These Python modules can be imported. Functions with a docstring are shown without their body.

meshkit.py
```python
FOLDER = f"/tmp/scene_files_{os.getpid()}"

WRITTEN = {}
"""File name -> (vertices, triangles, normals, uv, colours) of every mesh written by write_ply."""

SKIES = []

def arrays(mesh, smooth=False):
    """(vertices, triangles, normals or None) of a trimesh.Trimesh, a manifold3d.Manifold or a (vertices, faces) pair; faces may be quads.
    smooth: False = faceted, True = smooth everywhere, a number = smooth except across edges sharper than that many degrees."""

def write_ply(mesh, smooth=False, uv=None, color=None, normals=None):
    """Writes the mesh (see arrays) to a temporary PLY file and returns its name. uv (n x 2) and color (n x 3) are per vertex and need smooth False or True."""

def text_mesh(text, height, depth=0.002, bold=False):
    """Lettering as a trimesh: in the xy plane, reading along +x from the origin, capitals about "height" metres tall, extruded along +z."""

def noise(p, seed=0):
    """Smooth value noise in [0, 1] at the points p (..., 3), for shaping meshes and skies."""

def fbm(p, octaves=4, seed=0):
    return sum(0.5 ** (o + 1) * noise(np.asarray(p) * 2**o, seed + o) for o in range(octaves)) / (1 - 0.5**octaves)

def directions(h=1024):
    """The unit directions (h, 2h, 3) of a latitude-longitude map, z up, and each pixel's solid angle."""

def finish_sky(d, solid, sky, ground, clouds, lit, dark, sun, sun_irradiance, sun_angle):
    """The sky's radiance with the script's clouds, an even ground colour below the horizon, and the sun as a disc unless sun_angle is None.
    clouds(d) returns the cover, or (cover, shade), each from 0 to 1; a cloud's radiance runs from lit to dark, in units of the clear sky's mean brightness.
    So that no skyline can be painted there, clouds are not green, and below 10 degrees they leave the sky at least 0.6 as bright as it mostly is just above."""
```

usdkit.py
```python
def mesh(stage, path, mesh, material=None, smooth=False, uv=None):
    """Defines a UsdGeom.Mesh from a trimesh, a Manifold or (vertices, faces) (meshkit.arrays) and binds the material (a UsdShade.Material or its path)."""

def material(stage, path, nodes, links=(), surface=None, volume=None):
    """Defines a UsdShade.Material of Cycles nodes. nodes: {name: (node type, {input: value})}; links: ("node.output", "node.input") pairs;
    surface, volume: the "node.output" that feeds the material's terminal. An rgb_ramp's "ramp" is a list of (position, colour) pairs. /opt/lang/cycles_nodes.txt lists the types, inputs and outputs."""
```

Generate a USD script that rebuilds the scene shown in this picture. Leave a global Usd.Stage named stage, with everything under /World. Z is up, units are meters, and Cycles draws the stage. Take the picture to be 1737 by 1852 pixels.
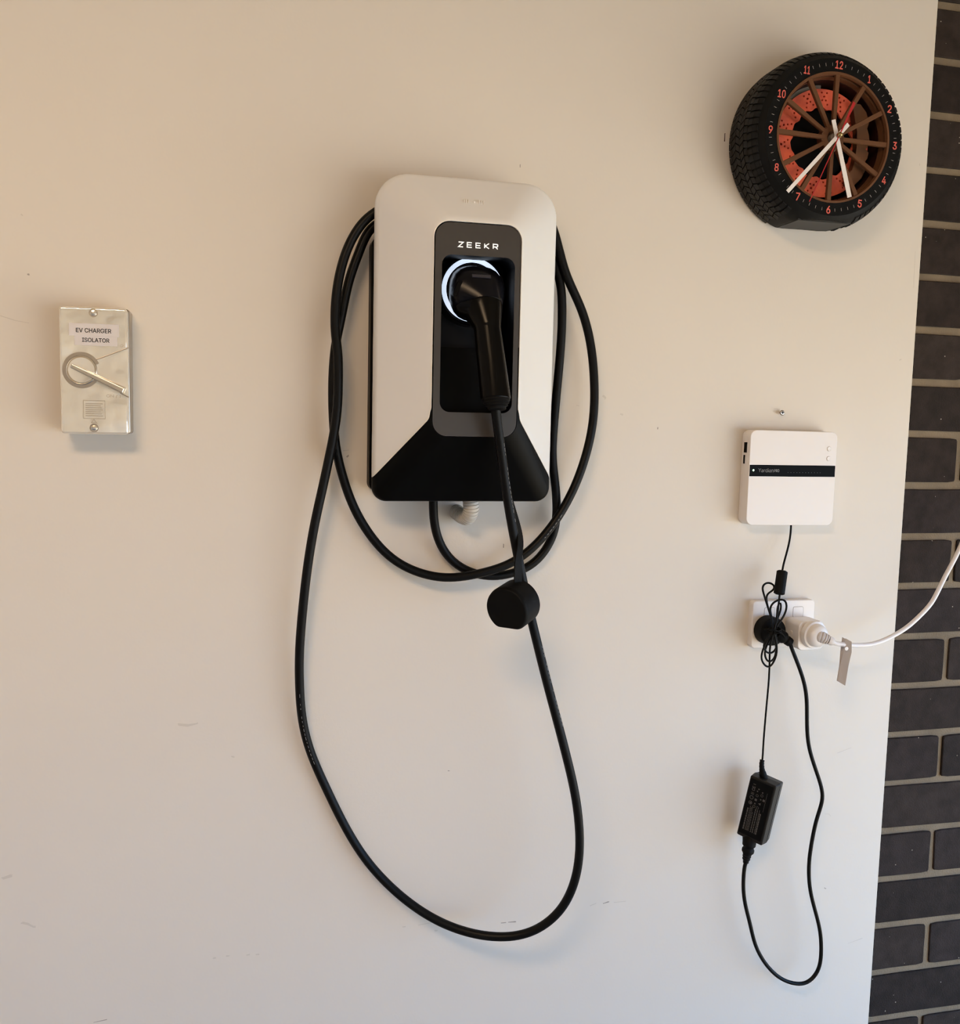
import math, random
import numpy as np
import trimesh
import manifold3d as m3
from shapely.geometry import Polygon, LineString, Point, box as sbox
from shapely.ops import unary_union
from shapely import affinity
from scipy.interpolate import CubicSpline
import usdkit, meshkit
from pxr import Usd, UsdGeom, UsdLux, Sdf, Gf, Vt

random.seed(7)
rng = np.random.default_rng(7)
stage = Usd.Stage.CreateInMemory()
UsdGeom.SetStageUpAxis(stage, 'Z')
UsdGeom.SetStageMetersPerUnit(stage, 1.0)
UsdGeom.Xform.Define(stage, '/World')
UsdGeom.Scope.Define(stage, '/World/Looks')

# ------------------------------------------------------------------ camera
# the white wall is the plane y = 0, the room lies at y < 0, x runs right, z up, floor at z = 0
FOCAL_PX, W_PX = 1760.0, 1737.0
YAW, PITCH, ROLL, CAM = 0.24272219, 0.09275017, -0.02170788, (0.0, -1.39795, 1.40)
fwd = np.array([math.sin(YAW) * math.cos(PITCH), math.cos(YAW) * math.cos(PITCH), -math.sin(PITCH)])
rgt0 = np.array([math.cos(YAW), -math.sin(YAW), 0.0])
dwn0 = np.cross(fwd, rgt0)
rgt = math.cos(ROLL) * rgt0 + math.sin(ROLL) * dwn0
dwn = -math.sin(ROLL) * rgt0 + math.cos(ROLL) * dwn0
cam = UsdGeom.Camera.Define(stage, '/World/camera')
m = Gf.Matrix4d(*[float(v) for v in (*rgt, 0, *(-dwn), 0, *(-fwd), 0, *CAM, 1)])
cam.AddTransformOp().Set(m)
cam.CreateHorizontalApertureAttr(36.0)
cam.CreateFocalLengthAttr(36.0 * FOCAL_PX / W_PX)
cam.CreateClippingRangeAttr(Gf.Vec2f(0.02, 100.0))
cam.CreateExposureAttr(0.02)

# ------------------------------------------------------------------ sky and large lights
dome = UsdLux.DomeLight.Define(stage, '/World/sky')
dome.CreateColorAttr(Gf.Vec3f(0.185, 0.507, 1.000))
dome.CreateIntensityAttr(2.050)


# the sun stands to the right of the house: it comes in under the open garage door and lies on the floor and the driveway
sun = UsdLux.DistantLight.Define(stage, '/World/sun')
SUN_EL, SUN_AZ = math.radians(55.0), math.radians(8.0)
sd = np.array([math.cos(SUN_EL) * math.cos(SUN_AZ), math.cos(SUN_EL) * math.sin(SUN_AZ), math.sin(SUN_EL)])    # towards the sun
sx_ = np.cross([0, 0, 1.0], sd)
sx_ /= np.linalg.norm(sx_)
sy_ = np.cross(sd, sx_)
sun.AddTransformOp().Set(Gf.Matrix4d(*[float(v) for v in (*sx_, 0, *sy_, 0, *sd, 0, 0, 0, 8, 1)]))
sun.CreateAngleAttr(0.53)
sun.CreateColorAttr(Gf.Vec3f(1.000, 0.700, 0.180))
sun.CreateIntensityAttr(5.000)
sun.CreateNormalizeAttr(True)

# ------------------------------------------------------------------ helpers
used = {}


def numbered(parent, name):
    k = used.get((parent, name), 0)
    used[(parent, name)] = k + 1
    return name if k == 0 else f'{name}_{k:03d}'


def lin(r, g, b):
    return tuple(((c / 255) / 12.92 if c <= 10 else ((c / 255 + 0.055) / 1.055) ** 2.4) for c in (r, g, b))


LOCS = {}


def meta(p, label=None, cat=None, group=None, kind=None):
    for k, v in (('label', label), ('category', cat), ('group', group), ('kind', kind)):
        if v:
            p.SetCustomDataByKey(k, v)
    return p


def thing(name, label, cat, loc, group=None):
    path = '/World/' + numbered('/World', name)
    x = UsdGeom.Xform.Define(stage, path)
    x.AddTranslateOp().Set(Gf.Vec3d(*map(float, loc)))
    LOCS[path] = np.array(loc, float)
    meta(x.GetPrim(), label, cat, group)
    return path


def obj(name, mesh, mat, parent='/World', smooth=35, label=None, cat=None, group=None, kind=None):
    """one Mesh prim; the mesh is given in world coordinates"""
    if isinstance(mesh, m3.Manifold):
        mm = mesh.to_mesh()
        mesh = trimesh.Trimesh(np.array(mm.vert_properties[:, :3]), np.array(mm.tri_verts), process=False)
    path = parent + '/' + numbered(parent, name)
    loc = LOCS.get(parent, np.zeros(3))
    mesh = trimesh.Trimesh(np.array(mesh.vertices) - loc, np.array(mesh.faces), process=False)
    usdkit.mesh(stage, path, mesh, mat, smooth=smooth)
    LOCS[path] = loc
    meta(stage.GetPrimAtPath(path), label, cat, group, kind)
    return path


def onwall(mesh, d0=0.0):
    """(a, b, h) -> x = a, z = b, y = -(d0 + h): things drawn flat, raised off the wall"""
    v = np.array(mesh.vertices)
    return trimesh.Trimesh(np.c_[v[:, 0], -(d0 + v[:, 2]), v[:, 1]], np.array(mesh.faces), process=False)


def cat(*ms):
    ms = [x for q in ms for x in (q if isinstance(q, (list, tuple)) else [q])]
    return trimesh.util.concatenate(ms)


def poly_parts(p):
    return [g for g in getattr(p, 'geoms', [p]) if g.area > 1e-10]


def slab(p, d0, d1):
    return cat([onwall(trimesh.creation.extrude_polygon(g, d1 - d0, engine='earcut'), d0) for g in poly_parts(p)])


def rr(x0, z0, x1, z1, r, n=6):
    pts = []
    for cx, cz, a0 in ((x1 - r, z1 - r, 0), (x0 + r, z1 - r, 90), (x0 + r, z0 + r, 180), (x1 - r, z0 + r, 270)):
        for k in range(n + 1):
            a = math.radians(a0 + 90 * k / n)
            pts.append((cx + r * math.cos(a), cz + r * math.sin(a)))
    return np.array(pts)


def loft(loops):
    """loops: list of (n, 3) arrays; closed with a fan at both ends"""
    n = len(loops[0])
    v = np.vstack([np.asarray(l, float) for l in loops] + [np.mean(loops[0], 0)[None], np.mean(loops[-1], 0)[None]])
    f, L = [], len(loops)
    for i in range(L - 1):
        for k in range(n):
            a, b, c, d = i * n + k, i * n + (k + 1) % n, (i + 1) * n + (k + 1) % n, (i + 1) * n + k
            f += [(a, b, c), (a, c, d)]
    for k in range(n):
        f.append((L * n, (k + 1) % n, k))
        f.append((L * n + 1, (L - 1) * n + k, (L - 1) * n + (k + 1) % n))
    t = trimesh.Trimesh(v, f, process=False)
    if t.volume < 0:
        t.invert()
    return t


def plate(x0, z0, x1, z1, r, d0, d1, bev=0.001, n=6, steps=3):
    """a rounded plate with a rounded front edge"""
    loops = []
    for d, ins in [(d0, 0.0), (d1 - bev, 0.0)] + [(d1 - bev + bev * math.sin(a), bev * (1 - math.cos(a))) for a in np.linspace(0, math.pi / 2, steps + 1)[1:]]:
        q = rr(x0 + ins, z0 + ins, x1 - ins, z1 - ins, max(r - ins, 1e-4), n)
        loops.append(np.c_[q[:, 0], np.full(len(q), -d), q[:, 1]])
    return loft(loops)


def spline(pts, step=0.006):
    p = np.array(pts, float)
    t = np.r_[0, np.cumsum(np.linalg.norm(np.diff(p, axis=0), axis=1) ** 0.5)]
    cs = CubicSpline(t, p)
    n = max(8, int(np.linalg.norm(np.diff(p, axis=0), axis=1).sum() / step))
    q = cs(np.linspace(0, t[-1], 6 * n))
    s = np.r_[0, np.cumsum(np.linalg.norm(np.diff(q, axis=0), axis=1))]
    return np.array([np.interp(np.linspace(0, s[-1], n), s, q[:, k]) for k in range(3)]).T


def frames(p):
    t = np.gradient(p, axis=0)
    t /= np.linalg.norm(t, axis=1, keepdims=True)
    u = np.cross(t[0], [0.3, -1, 0.2])
    us = []
    for k in range(len(p)):
        u = u - t[k] * (u @ t[k])
        u /= np.linalg.norm(u)
        us.append(u)
    us = np.array(us)
    return t, us, np.cross(t, us)


def tube(p, r, n=12):
    p = np.array(p, float)
    t, u, w = frames(p)
    r = np.broadcast_to(r, len(p))
    a = np.linspace(0, 2 * np.pi, n, endpoint=False)
    return loft([p[k] + r[k] * (np.cos(a)[:, None] * u[k] + np.sin(a)[:, None] * w[k]) for k in range(len(p))])


def basis(axis):
    z = np.array(axis, float)
    z /= np.linalg.norm(z)
    x = np.cross([0, 0, 1.0], z) if abs(z[2]) < 0.95 else np.array([1.0, 0, 0])
    x /= np.linalg.norm(x)
    return x, np.cross(z, x), z


def lathe(profile, origin, axis, n=32):
    """profile: (radius, distance along the axis) pairs from start to end"""
    x, y, z = basis(axis)
    a = np.linspace(0, 2 * np.pi, n, endpoint=False)
    ring = np.cos(a)[:, None] * x + np.sin(a)[:, None] * y
    return loft([np.array(origin) + max(r, 1e-5) * ring + h * z for r, h in profile])


def man(t):
    t = trimesh.Trimesh(np.array(t.vertices), np.array(t.faces), process=True)
    return m3.Manifold(m3.Mesh(np.asarray(t.vertices, np.float32), np.asarray(t.faces, np.uint32)))


def hull(pts):
    return m3.Manifold.hull_points(np.asarray(pts, float))


def sph(c, r, n=2):
    return np.asarray(trimesh.creation.icosphere(n, r).vertices) + np.array(c)


def text(s, height, x, z, d, width=None, depth=0.0003, bold=True, rot=0.0, anchor='l', sx=1.0):
    t = meshkit.text_mesh(s, height, depth, bold)
    b = t.bounds
    v = np.array(t.vertices)
    v[:, 0] -= b[0, 0]
    k = sx if width is None else width / (b[1, 0] - b[0, 0])
    v[:, 0] *= k
    w = (b[1, 0] - b[0, 0]) * k
    if anchor == 'm':
        v[:, 0] -= w / 2
        v[:, 1] -= (b[0, 1] + b[1, 1]) / 2
    c, s_ = math.cos(rot), math.sin(rot)
    v[:, :2] = np.c_[v[:, 0] * c - v[:, 1] * s_, v[:, 0] * s_ + v[:, 1] * c]
    v[:, 0] += x
    v[:, 1] += z
    return onwall(trimesh.Trimesh(v, t.faces, process=False), d)


def M(name, color, rough=0.5, metal=0.0, bump=None, extra=None, vary=None, coat=0.0):
    """a principled material; bump = (scale, strength, distance); vary = (scale, other colour)"""
    nodes = {'p': ('principled_bsdf', dict(base_color=tuple(color), roughness=rough, metallic=metal, coat_weight=coat, **(extra or {})))}
    links = []
    if bump or vary:
        nodes['g'] = ('texture_coordinate', {})
    if vary:
        nodes['vn'] = ('noise_texture', {'scale': vary[0], 'detail': 4.0})
        nodes['vr'] = ('rgb_ramp', {'ramp': [(0.35, tuple(color)), (0.7, tuple(vary[1]))]})
        links += [('g.object', 'vn.vector'), ('vn.fac', 'vr.fac'), ('vr.color', 'p.base_color')]
    if bump:
        nodes['bn'] = ('noise_texture', {'scale': bump[0], 'detail': 3.0})
        nodes['bu'] = ('bump', {'strength': bump[1], 'distance': bump[2]})
        links += [('g.object', 'bn.vector'), ('bn.fac', 'bu.height'), ('bu.normal', 'p.normal')]
    return usdkit.material(stage, '/World/Looks/' + name, nodes, links, surface='p.BSDF')


# ------------------------------------------------------------------ materials
wall_paint = M('wall_paint', (0.70, 0.645, 0.575), 0.55, bump=(260, 0.045, 0.002), vary=(3.0, (0.71, 0.655, 0.585)))
ceiling_paint = M('ceiling_paint', (0.45, 0.39, 0.31), 0.8)
concrete = M('concrete', (0.24, 0.235, 0.23), 0.7, vary=(4.0, (0.20, 0.20, 0.20)), bump=(60, 0.2, 0.002))
pale_concrete = M('pale_concrete', (0.62, 0.60, 0.57), 0.8, vary=(2.0, (0.56, 0.54, 0.52)))
back_paint = M('back_paint', (0.84, 0.80, 0.72), 0.6)
room_paint = M('room_paint', (0.60, 0.58, 0.56), 0.6)
scuff = M('scuff', (0.36, 0.32, 0.28), 0.7)
scuff_faint = M('scuff_faint', (0.61, 0.56, 0.495), 0.7)
dark_scuff = M('dark_scuff', (0.10, 0.06, 0.05), 0.7)
mortar_m = M('mortar', (0.225, 0.172, 0.112), 0.9, bump=(350, 0.6, 0.002), vary=(25, (0.175, 0.134, 0.088)))
white_plastic = M('white_plastic', (0.80, 0.755, 0.725), 0.35)
cover_white = M('cover_white', (0.77, 0.765, 0.76), 0.24, coat=0.15)
cover_lip = M('cover_lip', (0.80, 0.77, 0.73), 0.25)
black_satin = M('black_satin', (0.0022, 0.0022, 0.0022), 0.42, extra={'specular_ior_level': 0.07})
black_gloss = M('black_gloss', (0.004, 0.004, 0.006), 0.24, extra={'specular_ior_level': 0.14})
tray_black = M('tray_black', (0.003, 0.0034, 0.006), 0.5, extra={'specular_ior_level': 0.18})
panel_brown = M('panel_brown', (0.040, 0.033, 0.028), 0.38)
handle_black = M('handle_black', (0.0025, 0.0022, 0.002), 0.22, extra={'specular_ior_level': 0.12})
rubber = M('rubber', (0.004, 0.004, 0.004), 0.42, bump=(500, 0.1, 0.001), extra={'specular_ior_level': 0.14})
rubber_matt = M('rubber_matt', (0.003, 0.003, 0.003), 0.60, bump=(900, 0.25, 0.001), extra={'specular_ior_level': 0.12})
latch_grey = M('latch_grey', (0.035, 0.034, 0.045), 0.3)
cable_print = M('cable_print', (0.22, 0.22, 0.22), 0.6)
logo_white = M('logo_white', (0.9, 0.9, 0.9), 0.4, extra={'emission_color': (0.95, 0.97, 1.0), 'emission_strength': 0.35})
glow = M('ring_glow', (0.8, 0.85, 0.9), 0.4, extra={'emission_color': (0.66, 0.80, 1.0), 'emission_strength': 0.85})
conduit_grey = M('conduit_grey', (0.56, 0.53, 0.48), 0.5)
tyre_black = M('tyre_black', (0.005, 0.005, 0.005), 0.55, bump=(700, 0.2, 0.001), extra={'specular_ior_level': 0.15})
tyre_flat = M('tyre_flat', (0.022, 0.021, 0.020), 0.6)
face_black = M('face_black', (0.003, 0.003, 0.003), 0.6, bump=(1500, 0.5, 0.001), extra={'specular_ior_level': 0.12})
copper = M('rim_copper', (0.125, 0.054, 0.024), 0.45, extra={'specular_ior_level': 0.25})
copper_dark = M('rim_copper_dark', (0.022, 0.006, 0.004), 0.55, extra={'specular_ior_level': 0.2})
disc_red = M('disc_red', (0.88, 0.165, 0.085), 0.5, bump=(300, 0.3, 0.001), vary=(60, (0.70, 0.12, 0.075)), extra={'specular_ior_level': 0.25})
numeral_red = M('numeral_red', (0.66, 0.115, 0.085), 0.5)
tick_white = M('tick_white', (0.30, 0.28, 0.27), 0.5)
hand_white = M('hand_white', (0.80, 0.76, 0.74), 0.4)
hand_red = M('hand_red', (0.42, 0.012, 0.014), 0.4)
brass = M('brass', (0.55, 0.40, 0.18), 0.25, metal=1.0)
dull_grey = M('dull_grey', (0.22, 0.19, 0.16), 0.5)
chrome = M('chrome', (0.98, 0.93, 0.83), 0.10, metal=0.62, bump=(8, 0.8, 0.02))
chrome_knob = M('chrome_knob', (0.80, 0.74, 0.65), 0.22, metal=1.0)
chrome_dark = M('chrome_dark', (0.46, 0.41, 0.35), 0.30, metal=1.0)
emboss = M('emboss', (0.62, 0.55, 0.46), 0.3, metal=1.0)
sticker = M('label_paper', (0.66, 0.62, 0.62), 0.45)
ink = M('ink', (0.030, 0.030, 0.035), 0.5)
strip_black = M('strip_black', (0.003, 0.0035, 0.0033), 0.4, extra={'specular_ior_level': 0.05})
faint_print = M('faint_print', (0.20, 0.20, 0.20), 0.5)
led_off = M('led_off', (0.018, 0.020, 0.019), 0.4)
led_on = M('led_on', (0.6, 0.9, 0.6), 0.4, extra={'emission_color': (0.55, 1.0, 0.62), 'emission_strength': 1.6})
port_black = M('port_black', (0.003, 0.003, 0.003), 0.6, extra={'specular_ior_level': 0.08})
tread_black = M('tread_black', (0.0065, 0.006, 0.006), 0.5, extra={'specular_ior_level': 0.22})
white_side = M('white_gloss', (0.80, 0.765, 0.745), 0.28)
cord_white = M('cord_white', (0.80, 0.76, 0.745), 0.35)
relief_grey = M('relief_grey', (0.56, 0.52, 0.50), 0.5)
tag_grey = M('tag_grey', (0.46, 0.41, 0.38), 0.6)
adapter_black = M('adapter_black', (0.012, 0.011, 0.010), 0.42, bump=(900, 0.2, 0.001), extra={'specular_ior_level': 0.25})
adapter_label = M('adapter_label', (0.003, 0.003, 0.0035), 0.35, extra={'specular_ior_level': 0.12})
label_print = M('label_print', (0.085, 0.08, 0.075), 0.5)
steel = M('steel', (0.55, 0.50, 0.44), 0.3, metal=1.0)
lamp_glass = M('lamp_glass', (0.8, 0.8, 0.8), 0.4, extra={'emission_color': (1.0, 0.83, 0.62), 'emission_strength': 4.0})

# dark bricks: tone varies from brick to brick, small pits and pale specks
brick_ms = []
for k, base in enumerate([(0.026, 0.0185, 0.0155), (0.031, 0.0225, 0.019), (0.022, 0.016, 0.0138), (0.028, 0.0205, 0.0185)]):
    brick_ms.append(usdkit.material(stage, f'/World/Looks/brick_dark_{"abcd"[k]}', {
        'g': ('texture_coordinate', {}),
        'n': ('noise_texture', {'scale': 45.0, 'detail': 5.0}),
        'r': ('rgb_ramp', {'ramp': [(0.3, tuple(c * 0.78 for c in base)), (0.7, tuple(c * 1.3 for c in base))]}),
        'v': ('voronoi_texture', {'scale': 62.0, 'randomness': 1.0}),
        'vr': ('map_range', {'from_min': 0.05, 'from_max': 0.075, 'to_min': 1.0, 'to_max': 0.0, 'clamp': True}),
        'sel': ('separate_color', {}),
        'gt': ('math', {'math_type': 'greater_than', 'value2': 0.66}),
        'mu': ('math', {'math_type': 'multiply'}),
        'mx': ('mix_color', {'b': (0.40, 0.35, 0.29)}),
        'bn': ('noise_texture', {'scale': 420.0, 'detail': 4.0}),
        'bu': ('bump', {'strength': 0.5, 'distance': 0.002}),
        'p': ('principled_bsdf', {'roughness': 0.8, 'specular_ior_level': 0.15}),
    }, [('g.object', 'n.vector'), ('n.fac', 'r.fac'), ('g.object', 'v.vector'), ('v.distance', 'vr.value'), ('v.color', 'sel.color'), ('sel.r', 'gt.value1'),
        ('gt.value', 'mu.value1'), ('vr.result', 'mu.value2'), ('mu.value', 'mx.fac'), ('r.color', 'mx.a'), ('mx.result', 'p.base_color'),
        ('g.object', 'bn.vector'), ('bn.fac', 'bu.height'), ('bu.normal', 'p.normal')], surface='p.BSDF'))

# ------------------------------------------------------------------ the room
XL, XR, YB, H = -2.6, 2.2, -5.2, 2.55
OPEN_Z = 1.40          # lower edge of the half raised garage door


def cuboid(x0, y0, z0, x1, y1, z1):
    b = trimesh.creation.box((x1 - x0, y1 - y0, z1 - z0))
    b.apply_translation(((x0 + x1) / 2, (y0 + y1) / 2, (z0 + z1) / 2))
    return b


# white board wall: its right edge is a little out of plumb
slope = (1.0778 - 1.0655) / (2.0822 - 0.3657)
edge = lambda z: 1.0778 + slope * (z - 2.0822)
b = cuboid(XL, 0.0, 0.0, 1.0, 0.0115, H)
v = np.array(b.vertices)
v[:, 0] = np.where(v[:, 0] > 0, edge(v[:, 2]), v[:, 0])
wall = obj('wall_front', trimesh.Trimesh(v, b.faces), wall_paint, smooth=False, kind='structure',
           label='cream painted board wall that carries the charger and the clock')
brick_wall = '/World/' + numbered('/World', 'wall_right')
UsdGeom.Xform.Define(stage, brick_wall)
meta(stage.GetPrimAtPath(brick_wall), label='dark brown brick wall at the right edge behind the board', kind='structure')
obj('mortar', cuboid(XL, 0.0165, 0, XR, 0.12, H), mortar_m, brick_wall, smooth=False)
Z0, PITCH_Z = 2.0024, 0.086


def make_brick(x0, x1, z0, z1):
    y = 0.0125 + random.uniform(-0.0008, 0.0012)
    j = lambda: random.uniform(-0.0009, 0.0009)
    c = [(x0 + j(), z0 + j()), (x1 + j(), z0 + j()), (x1 + j(), z1 + j()), (x0 + j(), z1 + j())]
    mx, mz = (x0 + x1) / 2, (z0 + z1) / 2
    ring = []
    # every side gets two extra points so that the edge wavers a little
    for k in range(4):
        a, e = np.array(c[k]), np.array(c[(k + 1) % 4])
        for t in (0.0, 0.06, 0.4, 0.72, 0.94):
            p = a + (e - a) * t
            if t == 0.0:
                p = p + 0.0016 * np.sign([mx - p[0], mz - p[1]])
            elif 0.1 < t < 0.9:
                p = p + np.array([j(), j()]) * 0.7
            ring.append(p)
    ring = np.array(ring)
    ins = ring + 0.0013 * np.sign(np.c_[mx - ring[:, 0], mz - ring[:, 1]])
    L = lambda q, yy: np.c_[q[:, 0], np.full(len(q), yy), q[:, 1]]
    return loft([L(ring, 0.06), L(ring, y + 0.0012), L(ins, y)])


for k in range(-6, 23):
    zt = Z0 - k * PITCH_Z - 0.012            # top of the brick below the k-th bed joint
    zb = zt - (PITCH_Z - 0.012)
    if zb < 0.0 or zt > H:
        continue
    joint = 1.1853 + (0.0 if k % 2 else 0.12) + random.uniform(-0.002, 0.002)
    x = joint - 0.24
    while x < 2.0:
        if x + 0.235 > 1.05:
            obj('brick', make_brick(x + 0.005, x + 0.235, zb, zt), random.choice(brick_ms), brick_wall, smooth=25)
        x += 0.24

obj('floor', cuboid(XL, YB, -0.1, XR, 0.12, 0.0), concrete, smooth=False, kind='structure', label='grey concrete garage floor')
obj('floor', cuboid(XR, -30, -0.1, 50, 30, -0.003), pale_concrete, smooth=False, kind='structure', label='grey concrete driveway outside the open garage door')
obj('ceiling', cuboid(XL, YB, H, XR, 0.12, H + 0.1), ceiling_paint, smooth=False, kind='structure', label='cream garage ceiling')
obj('wall_left', cuboid(XL - 0.1, YB, 0, XL, 0.12, H), room_paint, smooth=False, kind='structure', label='cream side wall of the garage')
obj('wall_side', cuboid(XR, YB, OPEN_Z, XR + 0.06, 0.12, H + 0.1), wall_paint, smooth=False, kind='structure', label='half raised garage door on the right')
obj('wall_side', cuboid(XR, -0.15, 0, XR + 0.06, 0.12, OPEN_Z), wall_paint, smooth=False, kind='structure', label='short return wall beside the garage door')
obj('wall_back', cuboid(XL, YB - 0.1, 0, XR, YB, H), back_paint, smooth=False, kind='structure', label='cream wall behind the camera')

# ------------------------------------------------------------------ ceiling lamp (off the picture, throws the warm light from above)


def ceiling_lamp(x, y, label):
    lamp = thing('ceiling_light', label, 'lamp', (x, y, H))
    obj('lamp_housing', cuboid(x - 0.42, y - 0.32, H - 0.03, x + 0.42, y + 0.32, H), white_plastic, lamp, smooth=False)
    l = UsdLux.RectLight.Define(stage, lamp + '/lamp_light')
    l.AddTranslateOp().Set(Gf.Vec3d(0, 0, -0.032))
    l.CreateWidthAttr(0.8)
    l.CreateHeightAttr(0.6)
    l.CreateNormalizeAttr(False)
    return l


extra = ceiling_lamp(-0.60, -1.95, 'warm white ceiling panel lamp behind the camera')
extra.CreateColorAttr(Gf.Vec3f(1.000, 0.698, 0.429))
extra.CreateIntensityAttr(27.500)

# ------------------------------------------------------------------ EV charger
CX = 0.3045
X0, X1, ZB, ZT = 0.1765, 0.4325, 1.2870, 1.7310
ch = thing('ev_charger', 'white wall box charger with dark front panel and glowing ring', 'charger', (CX, 0, ZB))
obj('back_plate', plate(X0 + 0.0005, 1.298, X1 - 0.006, 1.652, 0.012, 0.0, 0.026, 0.002), black_satin, ch)
obj('neck', plate(0.215, 1.31, 0.392, 1.690, 0.03, 0.024, 0.058, 0.0005), black_satin, ch)


def ring3(x0, z0, x1, z1, r, d, n=10):
    q = rr(x0, z0, x1, z1, r, n)
    return np.c_[q[:, 0], np.full(len(q), -d), q[:, 1]]


PX0, PX1, PZ0, PZ1 = 0.2476, 0.3630, 1.3795, 1.6583     # front panel outline
PD = 0.125


def body_hull():
    pts = [ring3(X0, ZB, X1, ZT, 0.046, 0.060), ring3(X0 + 0.0012, ZB + 0.001, X1 - 0.0012, ZT - 0.0015, 0.046, 0.0655),
           ring3(X0 + 0.005, ZB + 0.003, X1 - 0.005, ZT - 0.006, 0.045, 0.0715),
           ring3(X0, ZB, X1, ZT, 0.046, 0.055),
           ring3(PX0 - 0.006, PZ0 - 0.004, PX1 + 0.006, PZ1 + 0.010, 0.026, PD - 0.0025),
           ring3(PX0 - 0.002, PZ0 - 0.001, PX1 + 0.002, PZ1 + 0.003, 0.022, PD)]
    # the lower corners of the box are tighter than the upper ones
    for d, i in ((0.055, 0), (0.060, 0), (0.0655, 0.0012), (0.0715, 0.005)):
        q = ring3(X0 + i, ZB + i * 0.6, X1 - i, ZB + 0.1, 0.020, d)
        pts.append(q)
    return hull(np.vstack(pts))


body = body_hull()
body_t = body.to_mesh()
body_tri = trimesh.Trimesh(np.array(body_t.vert_properties[:, :3]), np.array(body_t.tri_verts))
# white and black meet along lines that flare from the panel down to the outer corners
FL = [(X0 - 0.02, 1.3195 - 0.0215), (X0, 1.3195), (0.2440, 1.4020), (PX0 - 0.0022, 1.4180)]
FR = [(PX1 + 0.0022, 1.4180), (0.3680, 1.4020), (X1, 1.3195), (X1 + 0.02, 1.3195 - 0.0255)]


def round_line(pts, r):
    return LineString(pts).buffer(r, quad_segs=8).buffer(-r * 0.999)


black_poly = Polygon(FL + FR + [(X1 + 0.02, ZB - 0.05), (X0 - 0.02, ZB - 0.05)]).buffer(-0.008, quad_segs=6).buffer(0.016, quad_segs=6).buffer(-0.008, quad_segs=6)
panel_poly = Polygon(rr(PX0, PZ0, PX1, PZ1, 0.0195, 8))
prism = lambda p, d0, d1: m3.Manifold.batch_boolean([man(slab(g, d0, d1)) for g in poly_parts(p)], m3.OpType.Add)
recess_poly = Polygon(rr(0.2568, 1.4115, 0.3562, 1.6172, 0.0135, 8))
hollow = prism(Polygon(rr(PX0 + 0.002, PZ0 + 0.002, PX1 - 0.002, PZ1 - 0.002, 0.018, 8)), 0.0, 0.112)
dark_poly = unary_union([panel_poly.buffer(0.0012), black_poly]).buffer(0.016, quad_segs=10).buffer(-0.016, quad_segs=10)
white_cut = prism(dark_poly.buffer(0.0004), 0.0, 0.2)
cover = body - white_cut
obj('cover', cover, cover_white, ch, smooth=28)
fascia = (body ^ prism(dark_poly.intersection(sbox(0, 1.0, 1, 1.50)), 0.0, 0.2)) - prism(panel_poly.buffer(0.0006), 0.08, 0.2)
obj('lower_fascia', fascia, black_satin, ch, smooth=28, label='black lower fascia that slopes back to the wall')
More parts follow.
